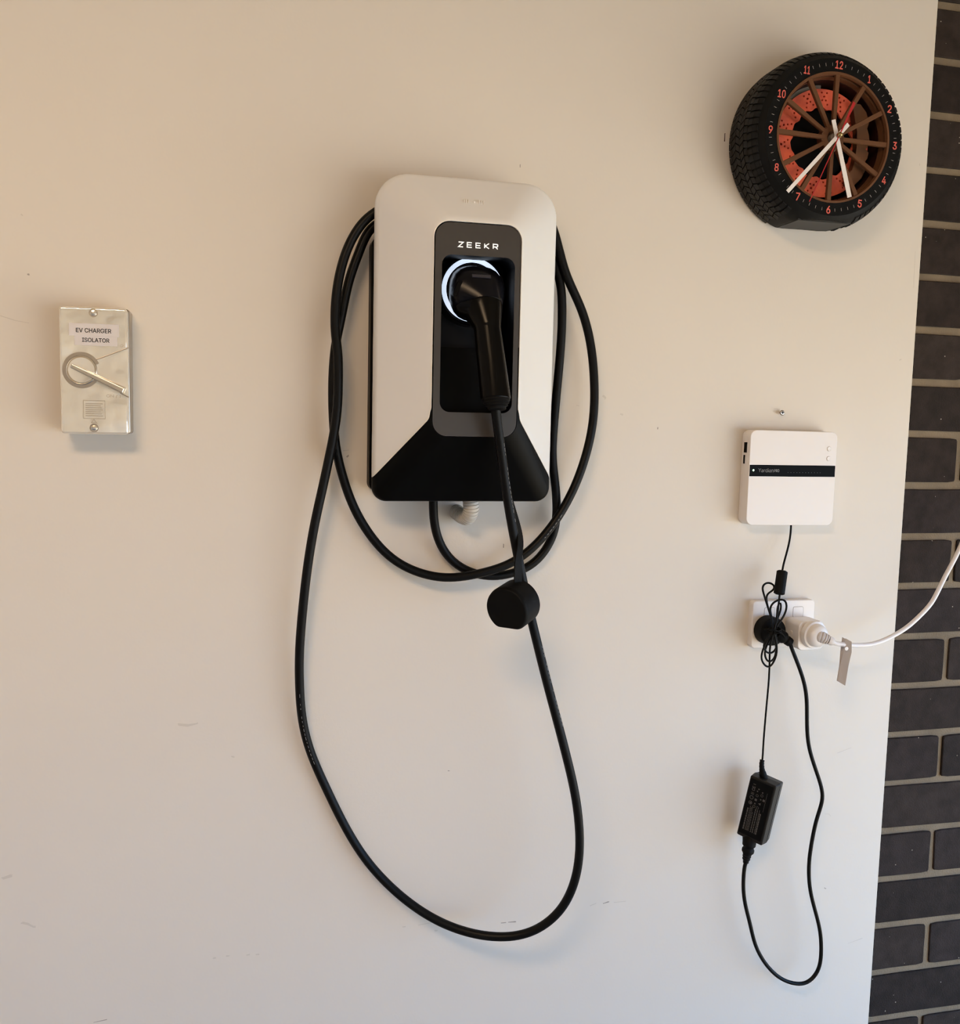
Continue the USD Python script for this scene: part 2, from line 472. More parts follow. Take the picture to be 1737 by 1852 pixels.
# thin bright lip of the white cover around the panel and along the flare
lip_outer = dark_poly
lip_band = lip_outer.buffer(0.0020, quad_segs=8).difference(lip_outer.buffer(0.0006))
clip = sbox(X0 + 0.004, 1.321, X1 - 0.004, 1.8)
lip = prism(lip_band.intersection(clip), 0.03, 0.2) ^ body.translate((0, -0.0007, 0))
obj('cover_lip', lip, cover_lip, ch, smooth=28)
frame = (body ^ prism(panel_poly, 0.085, 0.2)) - prism(recess_poly, 0.0, 0.2)
obj('front_panel', frame, panel_brown, ch, smooth=28, label='dark brown front panel')
# tray behind the opening of the panel
tray_out = Polygon(rr(0.2548, 1.4095, 0.3582, 1.6192, 0.0145, 8))
tray = prism(tray_out, 0.058, PD - 0.0016) - prism(recess_poly.buffer(-0.0002), 0.066, 0.2)
# a sloped floor at the lower end
obj('holster_tray', tray, tray_black, ch, smooth=28, label='glossy black holster recess')
RCX, RCZ, RD = 0.3063, 1.5770, 0.092
obj('ring_boss', lathe([(0.0475, 0.065), (0.0475, RD - 0.004), (0.0455, RD - 0.0012), (0.043, RD - 0.0004), (0.0435, RD - 0.0004), (0.0, RD - 0.0004)][:-2] + [(0.001, RD - 0.0004)], (RCX, 0, RCZ), (0, -1, 0), 64), black_gloss, ch)
ringp = Point(RCX, RCZ).buffer(0.0428, quad_segs=24).difference(Point(RCX, RCZ).buffer(0.0366, quad_segs=24))
obj('light_ring', slab(ringp, RD - 0.001, RD + 0.0012), glow, ch, smooth=28, label='glowing blue white light ring')
# lettering made of strokes
hx, hz = 0.0062, 0.0060
strokes = {'Z': [[(0, 1), (1, 1), (0.02, 0), (1, 0)]], 'E': [[(1, 1), (0, 1), (0, 0), (1, 0)], [(0, 0.5), (0.92, 0.5)]],
           'K': [[(0, 1), (0, 0)], [(0.98, 1.05), (0.12, 0.5), (0.98, -0.05)]],
           'R': [[(0, 0), (0, 1), (0.8, 1), (0.97, 0.9), (0.97, 0.55), (0.8, 0.42), (0.1, 0.42)], [(0.5, 0.42), (1.0, -0.04)]]}
LX, LZ = (0.2783, -0.1250, 1.6276)[0], (0.2783, -0.1250, 1.6276)[2]
for k, c in enumerate('ZEEKR'):
    parts = [LineString([(LX + k * 0.01175 + a * hx, LZ + bb * hz) for a, bb in s]).buffer(0.00070, cap_style=2, join_style=2) for s in strokes[c]]
    obj('letter', slab(unary_union(parts), PD - 0.001, PD + 0.0005), logo_white, ch, smooth=False)
# faint status marks on the top slope
def surf(x, z):
    loc, _, _ = body_tri.ray.intersects_location([[x, -0.5, z]], [[0, 1.0, 0]])
    return -loc[:, 1].min()


marks = []
for cx, kind in ((0.2925, 'w'), (0.3035, 'd'), (0.3130, 's')):
    zz = 1.6905
    d = surf(cx, zz)
    if kind == 'd':
        marks.append(slab(sbox(cx - 0.001, zz - 0.0012, cx + 0.001, zz + 0.0012), d - 0.002, d + 0.0012))
    else:
        for q in (-0.003, 0, 0.003):
            marks.append(slab(sbox(cx + q - 0.0004, zz - 0.003 + abs(q) * 0.4, cx + q + 0.0004, zz + 0.003), d - 0.004, d + 0.0022))
obj('status_marks', cat(marks), cover_lip, ch, smooth=False)

# grey conduit elbow from the wall into the underside of the charger
cd = thing('conduit', 'grey ribbed conduit elbow below the charger', 'conduit', (0.30, 0, 1.27))
cp = spline([(0.3189, -0.0460, 1.3070), (0.3201, -0.0460, 1.2872), (0.3217, -0.0440, 1.2735), (0.3198, -0.0320, 1.2619), (0.3140, -0.0140, 1.2625), (0.3112, 0.0040, 1.2665)], 0.0006)
rad = np.where(np.arange(len(cp)) % 6 == 0, 0.0098, 0.0114)
obj('ribbed_tube', tube(cp, rad, 20), conduit_grey, cd, smooth=25)
obj('cable_end', tube(spline([(0.3065, -0.0020, 1.2696), (0.3048, -0.0030, 1.2631), (0.3068, -0.0020, 1.2564)], 0.002), 0.0009, 6), port_black, cd)

# ------------------------------------------------------------------ charging cable with connector and dust cap
cc = thing('charging_cable', 'thick black charging cable looped around the charger with a handle in the holster', 'cable', (0.30, 0, 0.6))
RC = 0.0064
route = [(0.2681, -0.0340, 1.3059), (0.2689, -0.0320, 1.2835), (0.2722, -0.0260, 1.2534), (0.2851, -0.0180, 1.2176), (0.3122, -0.0140, 1.1881), (0.3545, -0.0140, 1.1726), (0.3987, -0.0140, 1.1769), (0.4327, -0.0140, 1.1956),
         (0.4553, -0.0160, 1.2324), (0.4590, -0.0200, 1.2686), (0.4555, -0.0220, 1.3060), (0.4499, -0.0220, 1.3471), (0.4502, -0.0220, 1.3961), (0.4536, -0.0240, 1.4609), (0.4556, -0.0280, 1.5170), (0.4545, -0.0320, 1.5643),
         (0.4480, -0.0350, 1.6070), (0.430, -0.037, 1.650), (0.415, -0.037, 1.678), (0.375, -0.036, 1.699), (0.305, -0.036, 1.703), (0.235, -0.035, 1.697), (0.200, -0.035, 1.676),
         (0.1761, -0.0340, 1.6615), (0.1591, -0.0330, 1.6286), (0.1452, -0.0320, 1.5869), (0.1359, -0.0310, 1.5416), (0.1287, -0.0300, 1.5038), (0.1252, -0.0300, 1.4658), (0.1247, -0.0300, 1.4278), (0.1265, -0.0300, 1.3897),
         (0.1306, -0.0300, 1.3552), (0.1412, -0.0280, 1.3142), (0.1589, -0.0260, 1.2695), (0.1894, -0.0250, 1.2234), (0.2280, -0.0260, 1.1912), (0.2847, -0.0280, 1.1736), (0.3403, -0.0300, 1.1787), (0.3914, -0.0320, 1.1963),
         (0.4365, -0.0340, 1.2347), (0.4735, -0.0340, 1.2905), (0.4962, -0.0330, 1.3481), (0.5076, -0.0320, 1.4055), (0.5078, -0.0310, 1.4624), (0.4995, -0.0320, 1.5185), (0.4809, -0.0360, 1.5691), (0.4551, -0.0430, 1.6141),
         (0.437, -0.048, 1.662), (0.418, -0.050, 1.694), (0.375, -0.050, 1.712), (0.305, -0.050, 1.715), (0.235, -0.049, 1.708), (0.197, -0.048, 1.691),
         (0.1705, -0.0470, 1.6734), (0.1505, -0.0470, 1.6479), (0.1352, -0.0470, 1.6102), (0.1266, -0.0470, 1.5618), (0.1262, -0.0470, 1.5173), (0.1295, -0.0470, 1.4877), (0.1305, -0.0470, 1.4502), (0.1294, -0.0460, 1.4126), (0.1252, -0.0450, 1.3784),
         (0.1188, -0.0440, 1.3441), (0.1102, -0.0420, 1.3018), (0.1000, -0.0400, 1.2517), (0.0907, -0.0360, 1.1892), (0.0845, -0.0310, 1.1258), (0.0812, -0.0260, 1.0693), (0.0817, -0.0220, 1.0203), (0.0860, -0.0180, 0.9705),
         (0.0983, -0.0140, 0.9195), (0.1210, -0.0120, 0.8635), (0.1471, -0.0130, 0.8076), (0.1822, -0.0170, 0.7489), (0.2306, -0.0280, 0.6967), (0.2822, -0.0450, 0.6624), (0.3331, -0.0630, 0.6459), (0.3794, -0.0800, 0.6448),
         (0.4173, -0.0940, 0.6575), (0.4491, -0.1060, 0.6867), (0.4673, -0.1160, 0.7277), (0.4739, -0.1220, 0.7732), (0.4718, -0.1260, 0.8206), (0.4632, -0.1290, 0.8715), (0.4501, -0.1310, 0.9217), (0.4329, -0.1330, 0.9794),
         (0.4146, -0.1340, 1.0399), (0.3964, -0.1350, 1.1033), (0.3781, -0.1370, 1.1697), (0.3648, -0.1400, 1.2237), (0.3517, -0.1430, 1.2804), (0.3402, -0.1490, 1.3364), (0.3312, -0.1560, 1.3804), (0.3254, -0.1610, 1.4078), (0.3229, -0.1640, 1.4200)]
line = spline(route, 0.0065)
obj('cable', tube(line, RC, 14), rubber, cc, smooth=60)


def printing(i0, i1, phase):
    out = []
    t, _, _ = frames(line)
    for i in range(i0, i1):
        if random.random() < 0.25:
            continue
        side = np.cross(t[i], [0, -1, 0])
        side /= np.linalg.norm(side)
        front = np.cross(side, t[i])
        if front[1] > 0:
            front = -front
        n = front * math.cos(phase) + side * math.sin(phase)
        w = np.cross(n, t[i])
        L = random.uniform(0.001, 0.0026)
        c = line[i] + n * RC
        q = np.array([[a * L, bb * 0.00035, e * 0.0002] for a in (-1, 1) for bb in (-1, 1) for e in (-1, 1)])
        out.append(trimesh.Trimesh(c + q @ np.array([t[i], w, n]), trimesh.creation.box((1, 1, 1)).faces, process=False))
    return out


near = lambda p: int(np.argmin(np.linalg.norm(line - np.array(p), axis=1)))
side_of = 0.75
pm = printing(near((0.3546, -0.1420, 1.2691)), near((0.3339, -0.1550, 1.3732)), side_of) + printing(near((0.4329, -0.1330, 0.9794)), near((0.3981, -0.1350, 1.0994)), side_of) + \
    printing(near((0.4365, -0.0340, 1.2347)), near((0.4604, -0.0340, 1.2692)), 0.2) + \
    printing(near((0.0826, -0.0210, 1.0079)), near((0.1064, -0.0130, 0.8980)), 0.1)
obj('cable_print', cat(pm), cable_print, cc, smooth=False, kind='stuff')

# connector: a head that plugs into the holster, a handle that leans down and outwards
HC = np.array((0.3005, -0.1450, 1.5686))
def ringpts(c, r, d, sq=1.0, n=28):
    a = np.linspace(0, 2 * np.pi, n, endpoint=False)
    e = 2.6
    ca, sa = np.cos(a), np.sin(a)
    k = (np.abs(ca) ** e + np.abs(sa) ** e) ** (-1 / e)
    return np.c_[c[0] + r * ca * k, np.full(n, -d), c[2] + r * sq * sa * k]


rear = np.array([RCX, 0, RCZ])
c1 = np.array((0.3063, -0.1180, 1.5685))
c2 = np.array((0.3025, -0.1400, 1.5650))
head = hull(np.vstack([ringpts(rear, 0.0330, 0.088), ringpts(c1, 0.0362, 0.114), ringpts(c1, 0.0358, 0.123), ringpts(c2, 0.0318, 0.136), ringpts(c2 + [0.001, 0, -0.002], 0.0262, 0.1435), ringpts(c2 + [0.002, 0, -0.004], 0.018, 0.1470, 0.9),
                       sph((0.3104, -0.1300, 1.5580), 0.0262)]))
h0, h1, h2 = np.array((0.3130, -0.1460, 1.5300)), np.array((0.3185, -0.1550, 1.4810)), np.array((0.3236, -0.1630, 1.4293))
collar = hull(np.vstack([sph((0.3097, -0.1200, 1.5612), 0.0310, 3), sph((0.3108, -0.1320, 1.5499), 0.0265, 3), sph((0.3141, -0.1480, 1.5255), 0.0178, 3)]))
ax = h2 - h0
ax /= np.linalg.norm(ax)
def disc_pts(c, r, axis, n=28, flat=1.0):
    x, y, z = basis(axis)
    a = np.linspace(0, 2 * np.pi, n, endpoint=False)
    return np.array(c) + r * (np.cos(a)[:, None] * x + flat * np.sin(a)[:, None] * y)
grip = hull(np.vstack([sph((0.3135, -0.1470, 1.5277), 0.0176, 3), disc_pts(h1, 0.0186, ax), disc_pts(h2 - ax * 0.002, 0.0199, ax), disc_pts(h2, 0.0190, ax)]))
dome = head.refine_to_length(0.006)
cutp = lambda p, n: (np.array(p), np.array(n))
seam_n = np.array([-0.03, 0.55, 1.0])
seam_n /= np.linalg.norm(seam_n)
seam_p = np.array((0.3061, -0.1500, 1.5583))
allc = (head + collar)
upper = allc.trim_by_plane(tuple(seam_n), float(seam_n @ seam_p))
lower = (allc.trim_by_plane(tuple(-seam_n), float(-(seam_n @ seam_p)) + 0.0006) + grip)
# windows of the latch on top and on the left of the dome
um = upper.to_mesh()
ut = trimesh.Trimesh(np.array(um.vert_properties[:, :3]), np.array(um.tri_verts))


def on_dome(dx, dz, w, h, depth):
    """frame of a window on the dome's skin: the skin point hit from the front and a box along its normal"""
    loc, _, tri = ut.ray.intersects_location([[c2[0] + dx, -0.5, c2[2] + dz]], [[0, 1.0, 0]])
    k = int(np.argmin(loc[:, 1]))
    near_f = np.linalg.norm(ut.triangles_center - loc[k], axis=1) < 0.009
    n = (ut.face_normals[near_f] * ut.area_faces[near_f][:, None]).sum(0)
    n /= np.linalg.norm(n)
    return loc[k], n


def window_box(at_, n, w, h, t0, t1, roll=0.0):
    x = np.cross([0, 0, 1.0], n)
    x /= -np.linalg.norm(x)
    z = np.cross(n, x) if np.cross(n, x)[2] > 0 else -np.cross(n, x)
    x, z = x * math.cos(roll) + z * math.sin(roll), z * math.cos(roll) - x * math.sin(roll)
    return trimesh.convex.convex_hull(np.array([at_ + a * w / 2 * x + bq * h / 2 * z + t * n for a in (-1, 1) for bq in (-1, 1) for t in (t0, t1)]))


w1, n1 = on_dome(0.0035, 0.0225, 0, 0, 0)
w2, n2 = on_dome(-0.0285, 0.006, 0, 0, 0)
upper = upper - man(window_box(w1, n1, 0.026, 0.0085, -0.0016, 0.006)) - man(window_box(w2, n2, 0.0075, 0.020, -0.0014, 0.006, 0.35))
hp = obj('connector_head', upper, black_gloss, cc, smooth=40)
up1 = np.array([0, 0, 1.0]) - n1 * n1[2]
up1 /= np.linalg.norm(up1)
obj('latch', window_box(w1 + up1 * 0.0018, n1, 0.0252, 0.0044, -0.0018, -0.0003), latch_grey, hp, smooth=False)
obj('latch', window_box(w2, n2, 0.0060, 0.0175, -0.0018, -0.0008, 0.35), rubber_matt, hp, smooth=False)
obj('handle', lower, handle_black, cc, smooth=40)
nut = lathe([(0.0186, -0.001), (0.0188, 0.002), (0.0172, 0.0035), (0.0172, 0.0055), (0.0150, 0.0065), (0.0150, 0.009), (0.0125, 0.0100), (0.0120, 0.0135), (0.0085, 0.0150)], h2, ax, 28)
obj('cable_gland', nut, rubber_matt, cc, smooth=30)

# dust cap that hangs on a strap
CN = np.array([-0.69, -0.70, -0.185])
CN /= np.linalg.norm(CN)
FC = np.array((0.3419, -0.1720, 1.1514))
upv = np.array([0, 0, 1.0]) - CN * CN[2]
upv /= np.linalg.norm(upv)
riv = np.cross(upv, CN)
if riv[0] < 0:
    riv = -riv
def cap_loop(r, h):
    g = Point(0, 0).buffer(r, quad_segs=24).intersection(sbox(-2 * r, -0.85 * r, 2 * r, 2 * r)).buffer(-0.35 * r, quad_segs=12).buffer(0.35 * r, quad_segs=12).exterior
    out = []
    for a in np.linspace(0, 1, 64, endpoint=False):
        q = g.interpolate(a, normalized=True)
        out.append(FC + q.x * riv + q.y * upv + h * CN)
    return np.array(out)


cap = obj('dust_cap', loft([cap_loop(0.029, -0.040), cap_loop(0.0312, -0.038), cap_loop(0.0314, -0.006), cap_loop(0.0306, -0.0022), cap_loop(0.0290, -0.0004), cap_loop(0.0276, 0.0)]), rubber_matt, cc, smooth=40,
          label='round black rubber dust cap with a flat underside')
sp = spline([(0.3287, -0.1480, 1.4130), (0.3364, -0.1400, 1.3728), (0.3465, -0.1320, 1.3281), (0.3593, -0.1290, 1.2867), (0.3667, -0.1360, 1.2571), (0.3655, -0.1500, 1.2363), (0.3613, -0.1580, 1.2187), (0.3605, -0.1600, 1.2004), (0.3616, -0.1580, 1.1798)], 0.004)
t_, u_, w_ = frames(sp)
loops = []
for k in range(len(sp)):
    tw = 0.9 * math.sin(k / len(sp) * 3.0)
    nrm = np.cross(t_[k], [math.cos(tw), math.sin(tw), 0])
    nrm /= np.linalg.norm(nrm)
    wid = np.cross(nrm, t_[k])
    loops.append(np.array([sp[k] + a * 0.0060 * wid + bq * 0.0011 * nrm for a, bq in ((-1, -1), (1, -1), (1, 1), (-1, 1))]))
obj('strap', loft(loops), rubber_matt, cap, smooth=40)

# ------------------------------------------------------------------ isolator switch
iso = thing('isolator_switch', 'shiny chrome isolator switch plate with a rotary lever, left of the charger', 'switch', (-0.1835, 0, 1.372))
IX0, IX1, IZ0, IZ1, ID = -0.2248, -0.1420, 1.3728, 1.5355, 0.045
obj('mounting_block', plate(IX0 + 0.001, IZ0 + 0.0005, IX1 + 0.0015, IZ1 + 0.0005, 0.004, 0.0, 0.034, 0.002), chrome_dark, iso)
sector = Polygon([(-0.1985, 1.4548), (-0.1408, -0.0450, 1.4846)[::2], (-0.1415, -0.0450, 1.4225)[::2]])
pl = man(plate(IX0, IZ0, IX1, IZ1, 0.0045, 0.034, ID, 0.003, 5, 4))
pl = pl - prism(sector, ID - 0.0012, ID + 0.01)
obj('face_plate', pl, chrome, iso, smooth=30)
for q in ((-0.1833, -0.0450, 1.5282), (-0.1844, -0.0450, 1.3808)):
    s_ = obj('screw', lathe([(0.0043, 0.0), (0.0043, 0.0006), (0.0034, 0.0018), (0.0015, 0.0022)], (q[0], -ID, q[2]), (0, -1, 0), 20), chrome_knob, iso)
    obj('screw_recess', slab(Point(q[0], q[2]).buffer(0.0055).difference(Point(q[0], q[2]).buffer(0.0044)), ID - 0.001, ID + 0.0002), chrome_dark, s_, smooth=False)
KX, KZ = -0.1986, 1.4548
wa = Polygon([(KX, KZ), (KX + 0.05, KZ + 0.0215), (KX + 0.05, KZ - 0.0245)])
ringk = Point(KX, KZ).buffer(0.0232, quad_segs=16).difference(Point(KX, KZ).buffer(0.0190, quad_segs=16)).difference(wa)
obj('knob_groove', slab(ringk, ID - 0.001, ID + 0.0007), chrome_dark, iso, smooth=False)
ringk2 = lathe([(0.0192, 0.0), (0.0192, 0.002), (0.0178, 0.0034), (0.0164, 0.002), (0.0164, 0.0)], (KX, -ID + 0.001, KZ), (0, -1, 0), 40)
knob = obj('knob', ringk2, chrome_knob, iso)
obj('knob_face', lathe([(0.0163, 0.0), (0.0163, 0.0022), (0.0158, 0.0026), (0.001, 0.0026)], (KX, -ID, KZ), (0, -1, 0), 40), chrome, knob)
lv0, lv1 = np.array((-0.2096, -0.0500, 1.4595)), np.array((-0.1477, -0.0560, 1.4302))
dirv = lv1 - lv0
dirv /= np.linalg.norm(dirv)
nv = np.cross(dirv, [0, -1, 0])
nv /= np.linalg.norm(nv)
lev = hull(np.vstack([sph(lv0 + nv * a, 0.0011) for a in (-0.0016, 0.0016)] + [sph(lv0 * [1, 0, 1] + [0, -ID, 0] + nv * a, 0.0012) for a in (-0.002, 0.002)] +
                     [sph(lv1 + nv * a, 0.0018) for a in (-0.0022, 0.0022)] + [sph(lv1 * [1, 0, 1] + [0, -ID - 0.002, 0] + nv * a, 0.0018) for a in (-0.003, 0.003)]))
lever = obj('lever', lev, chrome_knob, iso, smooth=40)
for (a, bb) in (((-0.1823, -0.0450, 1.4681), (-0.1411, -0.0450, 1.4855)), ((-0.1516, -0.0450, 1.4267), (-0.1415, -0.0450, 1.4216))):
    obj('ridge', hull(np.vstack([sph(np.array(a), 0.0007), sph(np.array(bb), 0.0007)])), chrome_dark, iso)
for q0, q1, s, hgt in (((-0.2131, -0.0450, 1.4984), (-0.1525, -0.0450, 1.5144), 'EV CHARGER', 0.0052), ((-0.2066, -0.0450, 1.4865), (-0.1548, -0.0450, 1.5016), 'ISOLATOR', 0.0050)):
    th = 0.0008 if s.startswith('EV') else 0.0005
    st = obj('label_sticker', slab(sbox(q0[0], q0[2], q1[0], q1[2]), ID, ID + th), sticker, iso, smooth=False, label='white label reading ' + s)
    wdt = 0.0428 if s.startswith('EV') else 0.0332
    xx = (-0.2045, -0.0450, 1.5053)[0] if s.startswith('EV') else (-0.1974, -0.0450, 1.4935)[0]
    zz = (-0.2045, -0.0450, 1.5031)[2] if s.startswith('EV') else (-0.1974, -0.0450, 1.4911)[2]
    obj('lettering', text(s, hgt, xx, zz, ID + th, wdt, 0.0002), ink, st, smooth=False)
for t_ in (text('OFF / O', 0.0035, *(-0.1673, -0.0450, 1.4858)[::2], ID, 0.020, 0.0003, False), text('ON / I', 0.0035, *(-0.1687, -0.0450, 1.4209)[::2], ID, 0.018, 0.0003, False)):
    obj('lettering', t_, emboss, iso, smooth=False)
em = []
r0, r1 = (-0.1974, -0.0450, 1.3925), (-0.1703, -0.0450, 1.4164)
fr = sbox(r0[0], r0[2], r1[0], r1[2])
em.append(slab(fr.difference(fr.buffer(-0.0006, join_style=2)), ID, ID + 0.0004))
for k in range(7):
    zz = r0[2] + 0.0035 + k * 0.0026
    em.append(slab(sbox(r0[0] + 0.003, zz, r1[0] - 0.003 - 0.0012 * (k % 3), zz + 0.0009), ID, ID + 0.0003))
obj('rating_marks', cat(em), emboss, iso, smooth=False, kind='stuff')
tq = (-0.1843, -0.0450, 1.3895)
tri = Polygon([(tq[0] - 0.0038, tq[2] - 0.0026), (tq[0] + 0.0038, tq[2] - 0.0026), (tq[0], tq[2] + 0.0034)])
obj('warning_triangle', slab(tri.difference(tri.buffer(-0.0008, join_style=2)), ID, ID + 0.0004), emboss, iso, smooth=False)

# ------------------------------------------------------------------ tyre clock
KC = np.array([0.8523, 0.0, 1.8285])
ROT = math.radians(1.4)
ck = thing('tyre_clock', 'round wall clock shaped like a black car tyre with copper spokes', 'clock', tuple(KC))


def pol(r, deg, d):
    """clock position: degrees clockwise from 12"""
    a = math.radians(deg) + ROT
    return np.array([KC[0] + r * math.sin(a), -d, KC[2] + r * math.cos(a)])


def revolve(profile, n=128):
    q = m3.CrossSection([np.array(profile, float)])
    mm = m3.Manifold.revolve(q, n).to_mesh()
    v = np.array(mm.vert_properties[:, :3])
    return man(trimesh.Trimesh(np.c_[v[:, 0] + KC[0], -v[:, 2], v[:, 1] + KC[2]], np.array(mm.tri_verts)))


FD = 0.080
BOT = KC[2] - 0.1185
below = man(cuboid(0.5, -0.2, 1.5, 1.2, 0.05, BOT))
prof = [(0.094, 0.012), (0.122, 0.0005), (0.1265, 0.004), (0.1275, 0.012), (0.1275, 0.052), (0.1262, 0.060), (0.1225, 0.069), (0.1175, 0.0755), (0.1150, 0.0772), (0.1138, FD - 0.0008), (0.1125, FD), (0.0930, FD), (0.0930, 0.030)]
ctr = np.array(prof)
if Polygon(prof).exterior.is_ccw is False:
    prof = prof[::-1]
tyre = revolve(prof) - below
obj('tyre', tyre, tyre_black, ck, smooth=30)
blocks = []
NB = 76


def block(a0, a1, d0, d1, sl, r0=0.1268, r1=0.1302, rr0=None):
    """one tread block between angles a0, a1 and depths d0, d1, slanted by sl radians over its width"""
    ra, rb = (r1, r1) if rr0 is None else rr0
    vs = []
    for (rl, rh) in ((r0 - 0.002, r0 - 0.002), (ra, rb)):
        for d, s, r in ((d0, -sl / 2, rl), (d1, sl / 2, rh)):
            for a in (a0, a1):
                vs.append((r * math.sin(a + s) + KC[0], -d, r * math.cos(a + s) + KC[2]))
    v = np.array(vs)
    f = [(0, 2, 3), (0, 3, 1), (4, 5, 7), (4, 7, 6), (0, 1, 5), (0, 5, 4), (2, 6, 7), (2, 7, 3), (0, 4, 6), (0, 6, 2), (1, 3, 7), (1, 7, 5)]
    t = trimesh.Trimesh(v, f, process=False)
    if t.volume < 0:
        t.invert()
    return t


pa = 2 * math.pi / NB
for k in range(NB):
    for col, (d0, d1, sl, off, rrr) in enumerate(((0.0035, 0.0135, 0.15, 0.0, (0.1290, 0.1302)), (0.0146, 0.0248, 0.55, 0.3, None), (0.0258, 0.0360, -0.55, 0.3, None), (0.0370, 0.0475, 0.45, 0.0, None),
                                             (0.0485, 0.0570, -0.15, 0.25, (0.1300, 0.1288)))):
        a = (k + off) * pa
        if math.cos(a) < -0.885:
            continue
        blocks.append(block(a + 0.08 * pa, a + 0.92 * pa, d0, d1, sl * pa, rr0=rrr))
    a = (k + 0.1) * pa
    if math.cos(a) > -0.885:
        blocks.append(block(a + 0.06 * pa, a + 0.78 * pa, 0.0572, 0.0655, 0.0, 0.124, rr0=(0.1286, 0.1262)))
        blocks.append(block(a + 0.06 * pa, a + 0.78 * pa, 0.0658, 0.0725, 0.0, 0.119, rr0=(0.1260, 0.1218)))
obj('tread', cat(blocks), tread_black, ck, smooth=False, label='black chevron tread blocks', kind='stuff')
bw = math.sqrt(0.1270 ** 2 - 0.1185 ** 2) - 0.003
obj('flat_foot', cuboid(KC[0] - bw, -0.066, BOT - 0.0006, KC[0] + bw, -0.006, BOT + 0.003), tyre_flat, ck, smooth=False)
dialf = Point(KC[0], KC[2]).buffer(0.1122, quad_segs=32).difference(Point(KC[0], KC[2]).buffer(0.0940, quad_segs=32))
dial = obj('dial', slab(dialf, FD - 0.001, FD + 0.0004), face_black, ck, smooth=30)
FT = FD + 0.0004
for h in range(1, 13):
    p = pol(0.1040, 30 * h, 0)
    s = str(h)
    wdt = {1: 0.0046}.get(h, 0.0068 if h < 10 else (0.0125 if h != 11 else 0.0100))
    obj('numeral', text(s, 0.0108, p[0], p[2], FT, wdt, 0.0005, True, -math.radians(3), 'm'), numeral_red, dial, smooth=False)
tk = []
for k in range(60):
    if k % 5 == 0:
        continue
    a, e = pol(0.1018, 6 * k, 0), pol(0.1062, 6 * k, 0)
    tk.append(slab(LineString([a[::2], e[::2]]).buffer(0.00032, cap_style=2), FT, FT + 0.0003))
obj('minute_ticks', cat(tk), tick_white, dial, smooth=False, kind='stuff')
def ring_part(name, profile, mat, label=None):
    q = profile if Polygon(profile).exterior.is_ccw else profile[::-1]
    obj(name, revolve(q), mat, ck, smooth=25, label=label)


ring_part('rim', [(0.0938, FD + 0.0012), (0.0908, FD + 0.0012), (0.0896, FD - 0.0015), (0.0896, FD - 0.004), (0.0938, FD - 0.004)], copper, 'copper coloured rim ring')
ring_part('rim_groove', [(0.0936, FD - 0.0041), (0.0925, FD - 0.0041), (0.0925, FD - 0.0080), (0.0936, FD - 0.0080)], copper_dark)
ring_part('rim_barrel', [(0.0936, FD - 0.0081), (0.0888, FD - 0.0081), (0.0870, FD - 0.0154), (0.0936, FD - 0.0154)], copper)
ring_part('inner_barrel', [(0.0936, FD - 0.0155), (0.0862, FD - 0.0155), (0.0855, 0.040), (0.0855, 0.022), (0.0936, 0.022)], copper_dark, 'dark inner barrel of the rim')
obj('backing', lathe([(0.092, 0.014), (0.092, 0.0225), (0.001, 0.0225)], KC, (0, -1, 0), 64), port_black, ck)
# brake disc: wavy inner edge, drilled
na = np.linspace(0, 2 * np.pi, 240, endpoint=False)
wave = 0.0515 + 0.0016 * np.sin(12 * na) + 0.0006 * np.sin(24 * na + 1)
inner = Polygon(np.c_[KC[0] + wave * np.cos(na), KC[2] + wave * np.sin(na)])
dsk = Point(KC[0], KC[2]).buffer(0.0790, quad_segs=40).difference(inner)
holes = []
for k in range(30):
    for q in range(4):
        a = 2 * math.pi * k / 30 + q * 0.055 * (1 if k % 2 else -1)
        r = 0.0572 + q * 0.0055
        holes.append(Point(KC[0] + r * math.cos(a), KC[2] + r * math.sin(a)).buffer(0.0015, quad_segs=3))
dsk = dsk.difference(unary_union(holes))
obj('brake_disc', slab(dsk, 0.0465, 0.0500), disc_red, ck, smooth=25, label='red orange drilled brake disc')
obj('disc_hat', lathe([(0.0495, 0.022), (0.0495, 0.0435), (0.030, 0.0465), (0.001, 0.0465)], KC, (0, -1, 0), 48), port_black, ck)
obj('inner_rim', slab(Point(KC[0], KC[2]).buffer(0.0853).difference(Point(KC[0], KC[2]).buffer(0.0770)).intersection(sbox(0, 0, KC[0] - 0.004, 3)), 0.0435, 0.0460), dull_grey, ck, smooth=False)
K2 = lambda a, bb: (KC[0] + a, KC[2] + bb)
cal = Polygon([K2(0.047, 0.060), K2(0.058, 0.060), K2(0.068, 0.050), K2(0.0735, 0.036), K2(0.071, 0.027), K2(0.0745, 0.018), K2(0.076, 0.010), K2(0.0735, 0.001), K2(0.069, -0.003), K2(0.0755, -0.008), K2(0.074, -0.016),
               K2(0.070, -0.021), K2(0.0735, -0.030), K2(0.066, -0.045), K2(0.054, -0.057), K2(0.045, -0.056), K2(0.0475, -0.040), K2(0.052, -0.036), K2(0.056, -0.022), K2(0.058, 0.0), K2(0.057, 0.022), K2(0.052, 0.040)])
obj('caliper', slab(affinity.translate(cal.buffer(0.0016), -0.0045, -0.003), 0.0515, 0.062), copper, ck, smooth=25, label='copper coloured brake caliper')
